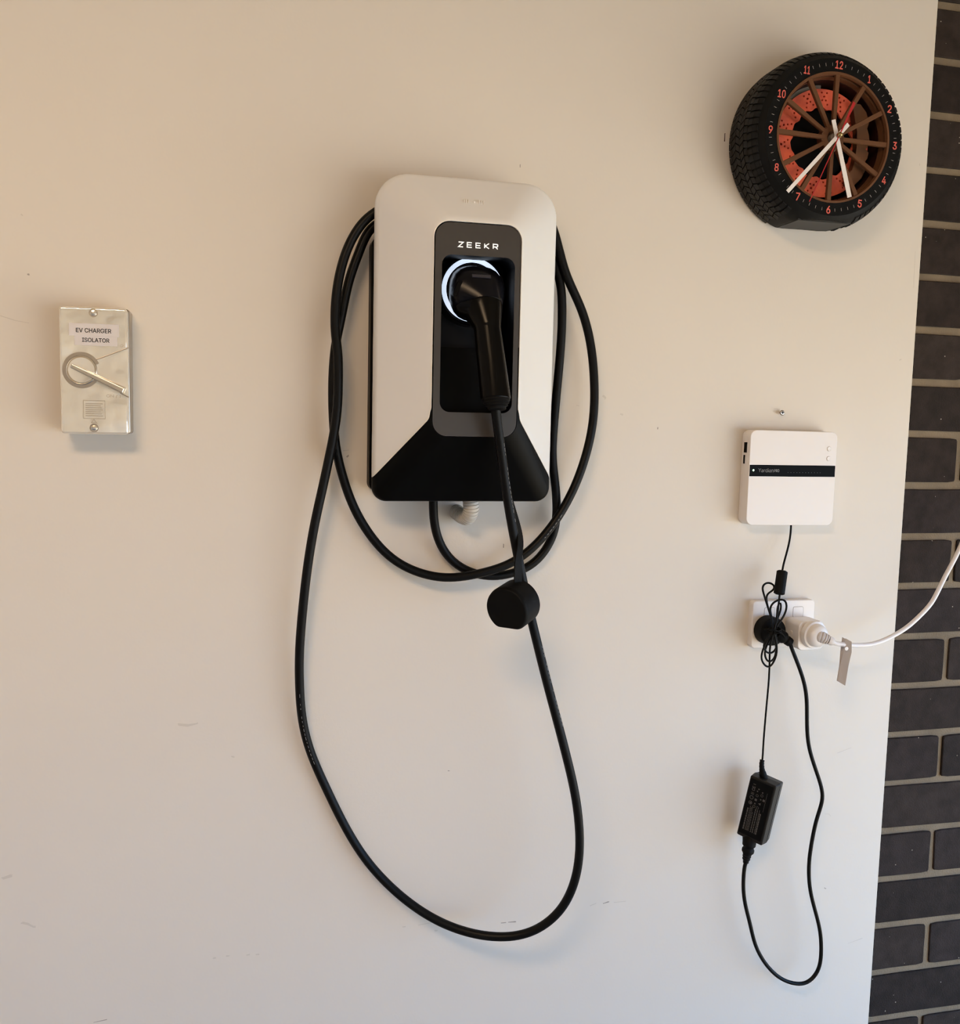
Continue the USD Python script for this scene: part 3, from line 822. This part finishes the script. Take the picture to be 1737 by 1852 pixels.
for k in range(12):
    a = math.radians(30 * k) + ROT
    o, t = np.array([math.sin(a), math.cos(a)]), np.array([math.cos(a), -math.sin(a)])
    c2_ = KC[[0, 2]]
    pts = [c2_ + o * 0.016 - t * 0.0030, c2_ + o * 0.016 + t * 0.0030, c2_ + o * 0.0905 + t * 0.0038, c2_ + o * 0.0905 - t * 0.0038]
    ins = [c2_ + o * 0.016 - t * 0.0024, c2_ + o * 0.016 + t * 0.0024, c2_ + o * 0.0905 + t * 0.0032, c2_ + o * 0.0905 - t * 0.0032]
    L3 = lambda q, d: np.array([(p[0], -d, p[1]) for p in q])
    obj('spoke', loft([L3(pts, FD - 0.0050), L3(pts, FD - 0.0012), L3(ins, FD)]), copper, ck, smooth=False)
obj('hub', lathe([(0.019, 0.066), (0.019, FD - 0.002), (0.017, FD - 0.0005), (0.010, FD - 0.0005), (0.009, FD - 0.006), (0.001, FD - 0.006)], KC, (0, -1, 0), 36), copper, ck)
obj('hub_stem', lathe([(0.0062, 0.072), (0.0062, 0.083), (0.0035, 0.084), (0.0035, 0.097)], KC, (0, -1, 0), 24), dull_grey, ck)


def hand(name, deg, tip, tail, w0, w1, d, mat, extra=None):
    a = math.radians(deg)
    o, t = np.array([math.sin(a), math.cos(a)]), np.array([math.cos(a), -math.sin(a)])
    c = KC[[0, 2]]
    p = Polygon([c - o * tail - t * w0 / 2, c - o * tail + t * w0 / 2, c + o * tip + t * w1 / 2, c + o * tip - t * w1 / 2])
    p = unary_union([p, Point(*c).buffer(0.0042)])
    if extra:
        p = unary_union([p, Polygon([c - o * extra[0] - t * extra[1], c - o * extra[0] + t * extra[1], c - o * 0.006 + t * 0.0008, c - o * 0.006 - t * 0.0008])])
    return obj(name, slab(p, d, d + 0.0007), mat, ck, smooth=False)


hand('hour_hand', 162.7, 0.0895, 0.024, 0.0066, 0.0074, 0.088, hand_white)
hand('minute_hand', 222.3, 0.116, 0.024, 0.0058, 0.0056, 0.0910, hand_white)
hand('second_hand', 204.0, 0.1075, 0.010, 0.0014, 0.0012, 0.0945, hand_red, (0.053, 0.0024))
obj('hand_nut', lathe([(0.0040, 0.0952), (0.0040, 0.0972), (0.0030, 0.0985), (0.0022, 0.1000), (0.0005, 0.1008)], KC, (0, -1, 0), 20), brass, ck)

# ------------------------------------------------------------------ irrigation controller
yd = thing('irrigation_controller', 'flat white square controller box with a black strip, below the small screw', 'controller', (0.845, 0, 1.247))
YX0, YX1, YZ0, YZ1, YDP = 0.7698, 0.9230, 1.2468, 1.3960, 0.026
TILT = -0.0076


def tilt(mesh):
    c, s_ = math.cos(TILT), math.sin(TILT)
    v = np.array(mesh.vertices)
    x, z = v[:, 0] - 0.8464, v[:, 2] - 1.3214
    v[:, 0], v[:, 2] = 0.8464 + c * x - s_ * z, 1.3214 + s_ * x + c * z
    return trimesh.Trimesh(v, mesh.faces, process=False)


ydb = obj('case', tilt(plate(YX0, YZ0, YX1, YZ1, 0.011, 0.001, YDP, 0.0012, 8)), white_plastic, yd)
a0, a1 = (0.7710, -0.0260, 1.3423), (0.9215, -0.0260, 1.3236)
strip = obj('display_strip', slab(sbox(0.7713, 1.3240, 0.9216, 1.3419), YDP - 0.001, YDP + 0.0004), strip_black, yd, smooth=False, label='black strip across the front')
obj('lettering', text('Yardian', 0.0058, 0.7862, 1.3306, YDP + 0.0004, 0.0262, 0.0002, False), faint_print, strip, smooth=False)
obj('lettering', text('PRO', 0.0044, 0.8138, 1.3309, YDP + 0.0004, 0.0088, 0.0002, True), faint_print, strip, smooth=False)
obj('status_light', slab(Point(0.7776, 1.3335).buffer(0.0016), YDP, YDP + 0.0008), led_on, strip, smooth=False, label='lit green status light')
obj('zone_lights', cat([slab(Point(0.838 + 0.0052 * k, 1.3305).buffer(0.0006, quad_segs=3), YDP, YDP + 0.0006) for k in range(12)]), led_off, strip, smooth=False, kind='stuff')
for q in ((0.9093, -0.0260, 1.3684), (0.9092, -0.0260, 1.3530)):
    obj('button', lathe([(0.0040, -0.001), (0.0040, 0.0004), (0.0033, 0.0011), (0.0010, 0.0009)], (q[0], -YDP, q[2]), (0, -1, 0), 20), white_side, yd)
obj('usb_port', cuboid(YX0 - 0.0009, -0.0165, 1.3605, YX0 + 0.003, -0.0095, 1.3765), port_black, yd, smooth=False)
obj('card_slot', cuboid(YX0 - 0.0011, -0.0118, 1.3430, YX0 + 0.003, -0.0093, 1.3565), port_black, yd, smooth=False)

# small screw above it
sc = (0.8348, -0.0040, 1.4241)
scr = thing('wall_screw', 'small bare metal screw in the wall above the white controller', 'screw', (sc[0], 0, sc[2]))
obj('screw_head', lathe([(0.0018, -0.004), (0.0018, 0.004), (0.0042, 0.0055), (0.0042, 0.0065), (0.0030, 0.0078), (0.0012, 0.0080)], (sc[0], 0, sc[2]), (0, -1, 0), 20), steel, scr)
obj('drive_slot', cat(slab(sbox(sc[0] - 0.0022, sc[2] - 0.0005, sc[0] + 0.0022, sc[2] + 0.0005), 0.0070, 0.0083), slab(sbox(sc[0] - 0.0005, sc[2] - 0.0022, sc[0] + 0.0005, sc[2] + 0.0022), 0.0070, 0.0083)), port_black, scr, smooth=False)

# ------------------------------------------------------------------ power outlet, smart plug, white plug
GX0, GX1, GZ0, GZ1, GD = 0.7962, 0.9075, 1.0466, 1.1235, 0.0125
gp = thing('power_outlet', 'white double power outlet low on the wall', 'outlet', ((GX0 + GX1) / 2, 0, GZ0))
obj('face_plate', plate(GX0, GZ0, GX1, GZ1, 0.0065, 0.0, GD, 0.0015), white_side, gp)
for q in ((0.8775, 1.104), (0.826, 1.104)):
    hole = Polygon(rr(q[0] - 0.0095, q[1] - 0.0090, q[0] + 0.0095, q[1] + 0.0090, 0.003, 4))
    obj('rocker_gap', slab(hole.difference(hole.buffer(-0.0005)), GD - 0.001, GD + 0.0001), dull_grey, gp, smooth=False)
    obj('rocker', plate(q[0] - 0.0090, q[1] - 0.0085, q[0] + 0.0090, q[1] + 0.0085, 0.0026, GD - 0.002, GD + 0.0004, 0.0003), white_side, gp)
sk = thing('smart_plug', 'white cube shaped plug adapter in the right socket of the outlet', 'plug', (0.878, -GD, 1.072))
s0, s1 = (0.8542, -0.0540, 1.0507), (0.8990, -0.0540, 1.0972)
obj('body', loft([np.c_[q[:, 0], np.full(len(q), -d), q[:, 1]] for d, q in
                  [(d, rr(s0[0] + i, s0[2] + i, s1[0] - i, s1[2] - i, 0.0085 - i * 0.6, 6)) for d, i in ((GD, 0.0016), (GD + 0.003, 0.0006), (0.022, 0.0), (0.0520, 0.0), (0.0534, 0.0006), (0.0540, 0.0018))]]), white_side, sk)
q = (0.8537, -0.0350, 1.0748)
obj('button', lathe([(0.0042, -0.0006), (0.0042, 0.0006), (0.0036, 0.0010), (0.001, 0.0010)], (s0[0], -0.033, q[2]), (-1, 0, 0), 20), white_plastic, sk)
wp = thing('white_plug', 'white plug on a white cord in the front of the cube shaped adapter', 'plug', (0.878, -0.054, 1.075))
pc = np.array((0.8787, -0.0600, 1.0770))
pdir = np.array([0.12, -1.0, -0.02])
obj('plug_body', lathe([(0.0220, 0.0), (0.0222, 0.006), (0.0215, 0.0085), (0.0185, 0.0095), (0.0180, 0.0145), (0.0165, 0.0180), (0.0135, 0.0208), (0.0090, 0.0226), (0.0020, 0.0232)], (pc[0] - 0.0006, -0.0540, pc[2]), pdir, 36), white_side, wp)
sr = spline([(0.8783, -0.0700, 1.0768), (0.8825, -0.0750, 1.0760), (0.8888, -0.0780, 1.0734), (0.8923, -0.0800, 1.0717)], 0.0009)
rad = np.linspace(0.0104, 0.0072, len(sr)) - 0.0013 * (np.arange(len(sr)) % 4 == 2)
obj('strain_relief', tube(sr, rad, 20), relief_grey, wp, smooth=25)
obj('collar', tube([(0.8916, -0.0796, 1.0721), (0.8953, -0.0810, 1.0706), (0.8985, -0.0820, 1.0695)], [0.0066, 0.0070, 0.0055], 20), white_side, wp)
cordw = spline([(0.8961, -0.0815, 1.0703), (0.9023, -0.0820, 1.0673), (0.9159, -0.0810, 1.0649), (0.9418, -0.0780, 1.0620), (0.9725, -0.0740, 1.0618), (0.9993, -0.0700, 1.0671), (1.0231, -0.0660, 1.0749), (1.0487, -0.0610, 1.0862), (1.0769, -0.0550, 1.1042), (1.0984, -0.0500, 1.1219),
                (1.1142, -0.0460, 1.1437), (1.1308, -0.0410, 1.1674), (1.1481, -0.0360, 1.1904), (1.1598, -0.0330, 1.2092), (1.1777, -0.0280, 1.2409), (1.1987, -0.0200, 1.2818), (1.2163, -0.0080, 1.3276), (1.290, 0.004, 1.45), (1.300, 0.0075, 1.75), (1.300, 0.0075, 2.15), (1.300, 0.0075, 2.548)], 0.005)
obj('cord', tube(cordw, 0.0037, 12), cord_white, wp, smooth=60)
tagp = [(0.9184, -0.0790, 1.0751), (0.9262, -0.0840, 1.0705), (0.9266, -0.0850, 1.0537), (0.9239, -0.0860, 1.0321), (0.9198, -0.0870, 1.0005), (0.9099, -0.0800, 1.0067), (0.9138, -0.0790, 1.0307), (0.9165, -0.0790, 1.0526)]
tagl = np.array(tagp)
offs = np.array([0.0003, 0.0002, 0])
# two halves of a folded paper tag around the cord
L0 = [np.array([tagl[i], tagl[j]]) for i, j in ((0, 1), (7, 2), (6, 3), (5, 4))]
tl = []
for side, dy in ((0, -0.0042), (1, 0.0042)):
    vs, fs = [], []
    for k, (a, bb) in enumerate(L0):
        sh = np.array([0, dy if k < 2 else dy * (0.25 if k == 2 else 0.12), 0])
        for e in (0, 0.0003):
            vs += [a + sh + [0, e, 0], bb + sh + [0, e, 0]]
    for k in range(3):
        o = 4 * k
        fs += [(o, o + 1, o + 5), (o, o + 5, o + 4), (o + 2, o + 7, o + 3), (o + 2, o + 6, o + 7), (o, o + 4, o + 6), (o, o + 6, o + 2), (o + 1, o + 3, o + 7), (o + 1, o + 7, o + 5)]
    fs += [(0, 2, 3), (0, 3, 1), (12, 13, 15), (12, 15, 14)]
    tl.append(trimesh.Trimesh(np.array(vs), fs, process=False))
obj('paper_tag', cat(tl), tag_grey, wp, smooth=False, label='grey paper tag folded around the white cord')
tq = (0.9169, -0.0905, 1.0602)
obj('tag_hole', slab(Point(tq[0], tq[2]).buffer(0.0030), 0.0895, 0.0899), white_side, wp, smooth=False)

# ------------------------------------------------------------------ black plug and power cord
bp = thing('mains_cable', 'black mains cord from the left socket down in a loop to the power adapter', 'cord', (0.82, 0, 0.55))
bc = (0.8215, -0.0360, 1.0775)
obj('plug_body', lathe([(0.0200, GD), (0.0232, GD + 0.002), (0.0232, 0.030), (0.0222, 0.034), (0.0190, 0.0362), (0.001, 0.0366)], (bc[0], 0, bc[2]), (0, -1, 0), 40), rubber_matt, bp)
obj('plug_boot', tube(spline([(0.8275, -0.0380, 1.0750), (0.8347, -0.0400, 1.0703), (0.8439, -0.0410, 1.0641), (0.8496, -0.0410, 1.0596)], 0.002), np.interp(np.linspace(0, 1, len(spline([(0.8275, -0.0380, 1.0750), (0.8347, -0.0400, 1.0703), (0.8439, -0.0410, 1.0641), (0.8496, -0.0410, 1.0596)], 0.002))), [0, 0.45, 0.6, 0.62, 0.95, 1], [0.0105, 0.0098, 0.0060, 0.0078, 0.0072, 0.0045]), 18), rubber_matt, bp, smooth=30)
acr = spline([(0.8474, -0.0410, 1.0615), (0.8556, -0.0420, 1.0423), (0.8724, -0.0430, 1.0041), (0.8812, -0.0430, 0.9721), (0.8841, -0.0430, 0.9411), (0.8870, -0.0430, 0.9090), (0.8937, -0.0430, 0.8802), (0.9079, -0.0430, 0.8443), (0.9188, -0.0430, 0.8148), (0.9200, -0.0430, 0.7952), (0.9126, -0.0430, 0.7669), (0.9061, -0.0430, 0.7319),
              (0.9028, -0.0430, 0.6937), (0.9062, -0.0430, 0.6539), (0.9165, -0.0430, 0.6168), (0.9293, -0.0430, 0.5764), (0.9343, -0.0430, 0.5394), (0.9311, -0.0420, 0.5055), (0.9148, -0.0410, 0.4867), (0.8945, -0.0400, 0.4847), (0.8665, -0.0380, 0.4956), (0.8378, -0.0360, 0.5228), (0.8180, -0.0340, 0.5572), (0.8067, -0.0330, 0.5938),
              (0.7958, -0.0330, 0.6307), (0.7912, -0.0330, 0.6620), (0.7917, -0.0330, 0.6899), (0.7935, -0.0330, 0.6984)], 0.005)
obj('cord', tube(acr, 0.0031, 12), rubber, bp, smooth=60)
# connector at the adapter
AO = np.array([0.8104, -0.0400, 0.7920])
AB = np.array([[0.59123, 0.13017, -0.79593], [-0.78772, -0.11857, -0.60452], [-0.17306, 0.98438, 0.03243]])   # columns: width, height, thickness
A = lambda w, h, t: AO + AB @ np.array([w, h, t])
adn = -AB[:, 1]
con = spline([A(-0.006, -0.050, 0.0), (0.7937, -0.0400, 0.7312), (0.7936, -0.0360, 0.7141), (0.7935, -0.0330, 0.6984)], 0.001)
kk = np.linspace(0, 1, len(con))
obj('cord_connector', tube(con, np.interp(kk, [0, 0.36, 0.42, 0.50, 0.56, 0.60, 0.66, 0.70, 0.76, 0.80, 0.86, 0.9, 1.0], [0.0118, 0.0105, 0.0075, 0.0098, 0.0098, 0.0064, 0.0073, 0.0060, 0.0069, 0.0055, 0.0064, 0.0050, 0.0044]), 20), rubber_matt, bp, smooth=30)

# ------------------------------------------------------------------ power adapter with the bundled thin lead
ad = thing('power_adapter', 'black power adapter brick hanging below the outlet on a thin bundled lead', 'adapter', tuple(AO))
wA, hA, tA = 0.0455, 0.1049, 0.0316


def aloop(i, t, r=0.003):
    q = rr(-wA / 2 + i, -hA / 2 + i, wA / 2 - i, hA / 2 - i, max(r - i * 0.5, 0.0006), 4)
    return np.array([A(a, bb, t) for a, bb in q])


obj('adapter_body', loft([aloop(0.0030, -tA / 2), aloop(0.0018, -tA / 2 + 0.001), aloop(0.0, -0.001), aloop(0.0, 0.001), aloop(0.0010, tA / 2 - 0.0012), aloop(0.0022, tA / 2)]), adapter_black, ad, smooth=28)
obj('seam', cat([hull(np.array([A(*c) for c in ((x_ * (wA / 2 + 0.0001) - 0.0002, -hA / 2 + 0.003, -0.0006), (x_ * (wA / 2 + 0.0001) + 0.0002, -hA / 2 + 0.003, -0.0006), (x_ * (wA / 2 + 0.0001) - 0.0002, hA / 2 - 0.003, -0.0006),
                (x_ * (wA / 2 + 0.0001) + 0.0002, hA / 2 - 0.003, -0.0006), (x_ * (wA / 2 + 0.0001) - 0.0002, -hA / 2 + 0.003, 0.0006), (x_ * (wA / 2 + 0.0001) + 0.0002, -hA / 2 + 0.003, 0.0006),
                (x_ * (wA / 2 + 0.0001) - 0.0002, hA / 2 - 0.003, 0.0006), (x_ * (wA / 2 + 0.0001) + 0.0002, hA / 2 - 0.003, 0.0006))])).to_mesh() and
     trimesh.convex.convex_hull(np.array([A(x_ * (wA / 2 + 0.0001) + e, hh * (hA / 2 - 0.003), t) for e in (-0.0002, 0.0002) for hh in (-1, 1) for t in (-0.0006, 0.0006)])) for x_ in (-1, 1)]), port_black, ad, smooth=False)


def on_adapter(mesh, lift):
    """flat drawing (a = along the height, b = across) onto the label side: print runs up the brick"""
    v = np.array(mesh.vertices)
    return trimesh.Trimesh(np.array([A(-bq, aq, tA / 2 + lift + hq) for aq, bq, hq in v]), mesh.faces, process=False)


ex = lambda p, h=0.0002: cat([trimesh.creation.extrude_polygon(g, h, engine='earcut') for g in poly_parts(p)])
lab = obj('rating_label', on_adapter(ex(sbox(-0.046, -0.0185, 0.048, 0.0195)), 0.0), adapter_label, ad, smooth=False)
pr = []
# dense lines of small print on the lower half, marks on the upper half
for row, (b0, ln, th) in enumerate(((0.0135, 0.036, 0.0020), (0.0102, 0.040, 0.0008), (0.0084, 0.037, 0.0008), (0.0066, 0.041, 0.0008), (0.0048, 0.030, 0.0008), (0.0010, 0.040, 0.0013), (-0.0022, 0.036, 0.0013), (-0.0056, 0.041, 0.0009), (-0.0080, 0.033, 0.0022))):
    a = -0.038
    while a < -0.038 + ln:
        w_ = random.uniform(0.0012, 0.0042)
        pr.append(ex(sbox(a, b0 - th / 2, a + w_, b0 + th / 2)))
        a += w_ + random.uniform(0.0005, 0.0010)
def wtxt(s, hgt, a, bq):
    t = meshkit.text_mesh(s, hgt, 0.0002, True)
    t.apply_translation((a - t.bounds[0, 0], bq - (t.bounds[0, 1] + t.bounds[1, 1]) / 2, 0))
    return t
ringat = lambda a, bq, r, w_: Point(a, bq).buffer(r, quad_segs=6).difference(Point(a, bq).buffer(r - w_, quad_segs=6))
pr.append(ex(ringat(0.0085, 0.0120, 0.0030, 0.0008)))
pr.append(ex(Polygon([(0.0068, 0.0105), (0.0102, 0.0105), (0.0085, 0.0138)])))
pr.append(ex(ringat(0.0175, 0.0120, 0.0032, 0.0009)))
pr.append(ex(sbox(0.0230, 0.0095, 0.0240, 0.0145)))
pr.append(ex(sbox(0.0252, 0.0095, 0.0260, 0.0145)))
pr.append(wtxt('CE', 0.0046, 0.0290, 0.0120))
pr.append(ex(sbox(0.0395, 0.0100, 0.0405, 0.0142)))
for (a, bq, kind) in ((0.0050, 0.0050, 'r'), (0.0100, 0.0045, 's'), (0.0165, 0.0045, 'S'), (0.0240, 0.0040, 'r'), (0.0310, 0.0050, 's'), (0.0350, 0.0035, 's'), (0.0050, -0.0010, 'r'), (0.0125, -0.0025, 't'), (0.0200, -0.0030, 's'), (0.0270, -0.0035, 'r'), (0.0320, -0.0035, 's'), (0.0205, -0.0080, 'S')):
    if kind == 'r':
        pr.append(ex(ringat(a, bq, 0.0022, 0.0006)))
    elif kind == 't':
        pr.append(ex(Polygon([(a - 0.002, bq - 0.002), (a + 0.002, bq - 0.002), (a, bq + 0.002)])))
    else:
        w_ = 0.0010 if kind == 's' else 0.0018
        pr.append(ex(sbox(a - w_, bq - w_, a + w_, bq + w_)))
pr.append(ex(sbox(0.002, -0.0112, 0.034, -0.0108)))
obj('label_print', on_adapter(cat(pr), 0.0002), label_print, lab, smooth=False, kind='stuff')
dc_boot = spline([A(-0.004, hA / 2 - 0.003, 0.002), (0.8067, -0.0450, 0.8615), (0.8076, -0.0440, 0.8730)], 0.0015)
kk = np.linspace(0, 1, len(dc_boot))
obj('lead_boot', tube(dc_boot, np.interp(kk, [0, 0.3, 0.55, 1], [0.0062, 0.0058, 0.0042, 0.0036]) - 0.0004 * (np.arange(len(kk)) % 3 == 0), 14), rubber_matt, ad, smooth=25)
dcl = [(0.8569, -0.0120, 1.2469), (0.8497, -0.0200, 1.2151), (0.8380, -0.0300, 1.1926), (0.8311, -0.0360, 1.1762), (0.8277, -0.0400, 1.1580), (0.8237, -0.0440, 1.1393), (0.8193, -0.0490, 1.1161), (0.8169, -0.0460, 1.0838), (0.7995, -0.0500, 1.0670), (0.7974, -0.0500, 1.0561), (0.8058, -0.0500, 1.0479), (0.8163, -0.0500, 1.0518), (0.8182, -0.0510, 1.0678),
       (0.8152, -0.0510, 1.0850), (0.8237, -0.0510, 1.0993), (0.8325, -0.0500, 1.1159), (0.8321, -0.0490, 1.1273), (0.8271, -0.0480, 1.1315), (0.8151, -0.0470, 1.1291), (0.8070, -0.0470, 1.1196), (0.8079, -0.0490, 1.1054), (0.8082, -0.0560, 1.0863), (0.8157, -0.0560, 1.0593), (0.8147, -0.0540, 1.0381), (0.8058, -0.0520, 1.0264), (0.7961, -0.0510, 1.0332),
       (0.7933, -0.0510, 1.0467), (0.8009, -0.0520, 1.0674), (0.8050, -0.0590, 1.0882), (0.8009, -0.0520, 1.1171), (0.7956, -0.0440, 1.1412), (0.7960, -0.0400, 1.1520), (0.8061, -0.0370, 1.1570), (0.8189, -0.0340, 1.1511), (0.8179, -0.0340, 1.1456), (0.8071, -0.0360, 1.1383), (0.8042, -0.0410, 1.1246), (0.8118, -0.0440, 1.1007),
       (0.8173, -0.0420, 1.0817), (0.8048, -0.0460, 1.0598), (0.8014, -0.0470, 1.0442), (0.8084, -0.0470, 1.0336), (0.8172, -0.0470, 1.0381), (0.8192, -0.0480, 1.0573), (0.8072, -0.0610, 1.0862), (0.8163, -0.0560, 1.1078), (0.8211, -0.0535, 1.1205), (0.8202, -0.0520, 1.1275), (0.8160, -0.0530, 1.1218), (0.8120, -0.0580, 1.1035), (0.8058, -0.0560, 1.0694), (0.8077, -0.0500, 1.0496), (0.8108, -0.0460, 1.0240),
       (0.8114, -0.0450, 0.9991), (0.8102, -0.0450, 0.9716), (0.8085, -0.0450, 0.9313), (0.8078, -0.0445, 0.8951), (0.8080, -0.0440, 0.8794), (0.8076, -0.0440, 0.8719)]
dcp = spline(dcl, 0.0025)
obj('thin_lead', tube(dcp, 0.00155, 8), rubber, ad, smooth=60)
fa, fb = np.array((0.8311, -0.0360, 1.1758)), np.array((0.8220, -0.0445, 1.1397))
fv = (fb - fa) / np.linalg.norm(fb - fa)
L = float(np.linalg.norm(fb - fa))
obj('ferrite_bead', lathe([(0.0060, 0.0), (0.0085, 0.0014), (0.0085, L - 0.0014), (0.0060, L)], fa, fv, 24), rubber_matt, ad, label='fat black cylinder on the lead')
tie = []
for k, dz in enumerate((-0.0016, 0.0016)):
    c = np.array((0.8133, -0.0520, 1.0843)) + [0, 0, dz]
    aa = np.linspace(0, 2 * np.pi, 24, endpoint=False)
    loop = np.array([c + [0.0085 * math.cos(a), 0.0115 * math.sin(a), 0.0015 * math.cos(a)] for a in aa] + [c + [0.0085, 0, 0.0015]])
    tie.append(tube(loop, 0.0011, 8))
tie.append(tube(spline([(0.8061, -0.0640, 1.0871), (0.7978, -0.0600, 1.0886), (0.7953, -0.0520, 1.0864)], 0.003), 0.0011, 8))
tie.append(tube(spline([(0.8061, -0.0640, 1.0871), (0.8193, -0.0600, 1.0819), (0.8326, -0.0500, 1.0720)], 0.003), 0.0011, 8))
obj('twist_tie', cat(tie), rubber_matt, ad, smooth=50)

# ------------------------------------------------------------------ scuffs and marks on the board (thin paint marks, part of the wall)


def smear(pts, w, mat):
    l = LineString([(p[0], p[2]) for p in pts]).buffer(w, quad_segs=3)
    q = np.array(l.exterior.coords)
    q = q + rng.normal(0, w * 0.3, q.shape)
    pp = Polygon(q).buffer(0)
    obj('scuff_mark', slab(pp, -0.0004, 0.00012), mat, wall, smooth=False)


smear([(0.7178, 0.0000, 1.8441), (0.7174, 0.0000, 1.8334)], 0.0009, dark_scuff)
smear([(0.1429, 0.0000, 1.3543), (0.1508, 0.0000, 1.3552)], 0.0006, scuff_faint)
smear([(0.1485, 0.0000, 1.3457), (0.1501, 0.0000, 1.3473)], 0.0012, scuff)
smear([(0.5352, 0.0000, 1.4426), (0.5379, 0.0000, 1.4394)], 0.0018, scuff_faint)
smear([(0.5639, 0.0000, 1.4158), (0.5675, 0.0000, 1.4150)], 0.0012, scuff_faint)
smear([(0.4923, 0.0000, 1.4274), (0.4967, 0.0000, 1.4267)], 0.0004, scuff_faint)
smear([(0.6257, 0.0000, 1.3960), (0.6257, 0.0000, 1.3947)], 0.0010, scuff)
smear([(-0.0848, 0.0000, 0.9661), (-0.0722, 0.0000, 0.9638), (-0.0594, 0.0000, 0.9663)], 0.0016, scuff_faint)
smear([(-0.2938, 0.0000, 0.6960), (-0.2853, 0.0000, 0.6935), (-0.2783, 0.0000, 0.6887)], 0.0020, scuff_faint)
smear([(-0.3162, 0.0000, 0.7626), (-0.3064, 0.0000, 0.7648)], 0.0020, scuff_faint)
for ends in ([(-0.0388, 0.0000, 0.6149), (-0.0357, 0.0000, 0.6150)], [(-0.0201, 0.0000, 0.6161), (-0.0170, 0.0000, 0.6162)], [(0.0089, 0.0000, 0.6145), (0.0121, 0.0000, 0.6145)], [(0.0223, 0.0000, 0.6138), (0.0255, 0.0000, 0.6138)], [(0.2395, 0.0000, 0.6328), (0.2429, 0.0000, 0.6329)], [(0.2893, 0.0000, 0.6212), (0.2928, 0.0000, 0.6213)]):
    smear(ends, 0.0011, scuff_faint)
smear([(0.2633, 0.0000, 0.6329), (0.2856, 0.0000, 0.6349)], 0.0005, scuff_faint)
smear([(0.3947, 0.0000, 0.6224), (0.4018, 0.0000, 0.6221)], 0.0007, scuff)
smear([(0.4063, 0.0000, 0.6221), (0.4180, 0.0000, 0.6217)], 0.0007, scuff)
smear([(0.5413, 0.0000, 0.6353), (0.5506, 0.0000, 0.6380)], 0.0007, scuff_faint)
smear([(0.5638, 0.0000, 0.6367), (0.5722, 0.0000, 0.6386)], 0.0010, scuff)
smear([(0.5817, 0.0000, 0.6367), (0.6016, 0.0000, 0.6366)], 0.0006, scuff_faint)
smear([(-0.3029, 0.0000, 1.5236), (-0.2871, 0.0000, 1.5186), (-0.2691, 0.0000, 1.5159)], 0.0005, scuff_faint)
smear([(-0.2027, 0.0000, 0.5384), (-0.1857, 0.0000, 0.5403)], 0.0006, scuff)
smear([(-0.2685, 0.0000, 1.5786), (-0.2679, 0.0000, 1.5779)], 0.0012, scuff)
smear([(-0.2750, 0.0000, 1.6542), (-0.2743, 0.0000, 1.6536)], 0.0009, scuff_faint)
smear([(-0.0117, 0.0000, 0.9150), (-0.0094, 0.0000, 0.9140)], 0.0012, scuff_faint)
smear([(0.3835, 0.0000, 1.2177), (0.3836, 0.0000, 1.2127)], 0.0006, scuff)
smear([(1.0625, 0.0000, 1.8282), (1.0627, 0.0000, 1.8256)], 0.0006, scuff_faint)
smear([(1.0644, 0.0000, 1.6897), (1.0654, 0.0000, 1.6324)], 0.0003, scuff_faint)
smear([(1.0478, 0.0000, 1.5150), (1.0498, 0.0000, 1.5159)], 0.0011, scuff_faint)
smear([(0.9558, 0.0000, 0.7543), (0.9632, 0.0000, 0.7537), (0.9677, 0.0000, 0.7495)], 0.0004, scuff_faint)
smear([(0.9638, 0.0000, 0.6235), (0.9660, 0.0000, 0.6223)], 0.0008, scuff)
smear([(0.9735, 0.0000, 0.8586), (0.9994, 0.0000, 0.8666)], 0.0004, scuff_faint)
smear([(1.0164, 0.0000, 0.5191), (1.0432, 0.0000, 0.5251)], 0.0005, scuff_faint)
smear([(0.3948, 0.0000, 1.7718), (0.3948, 0.0000, 1.7687)], 0.0006, scuff)
smear([(0.3053, 0.0000, 0.8726), (0.3070, 0.0000, 0.8725)], 0.0007, scuff)
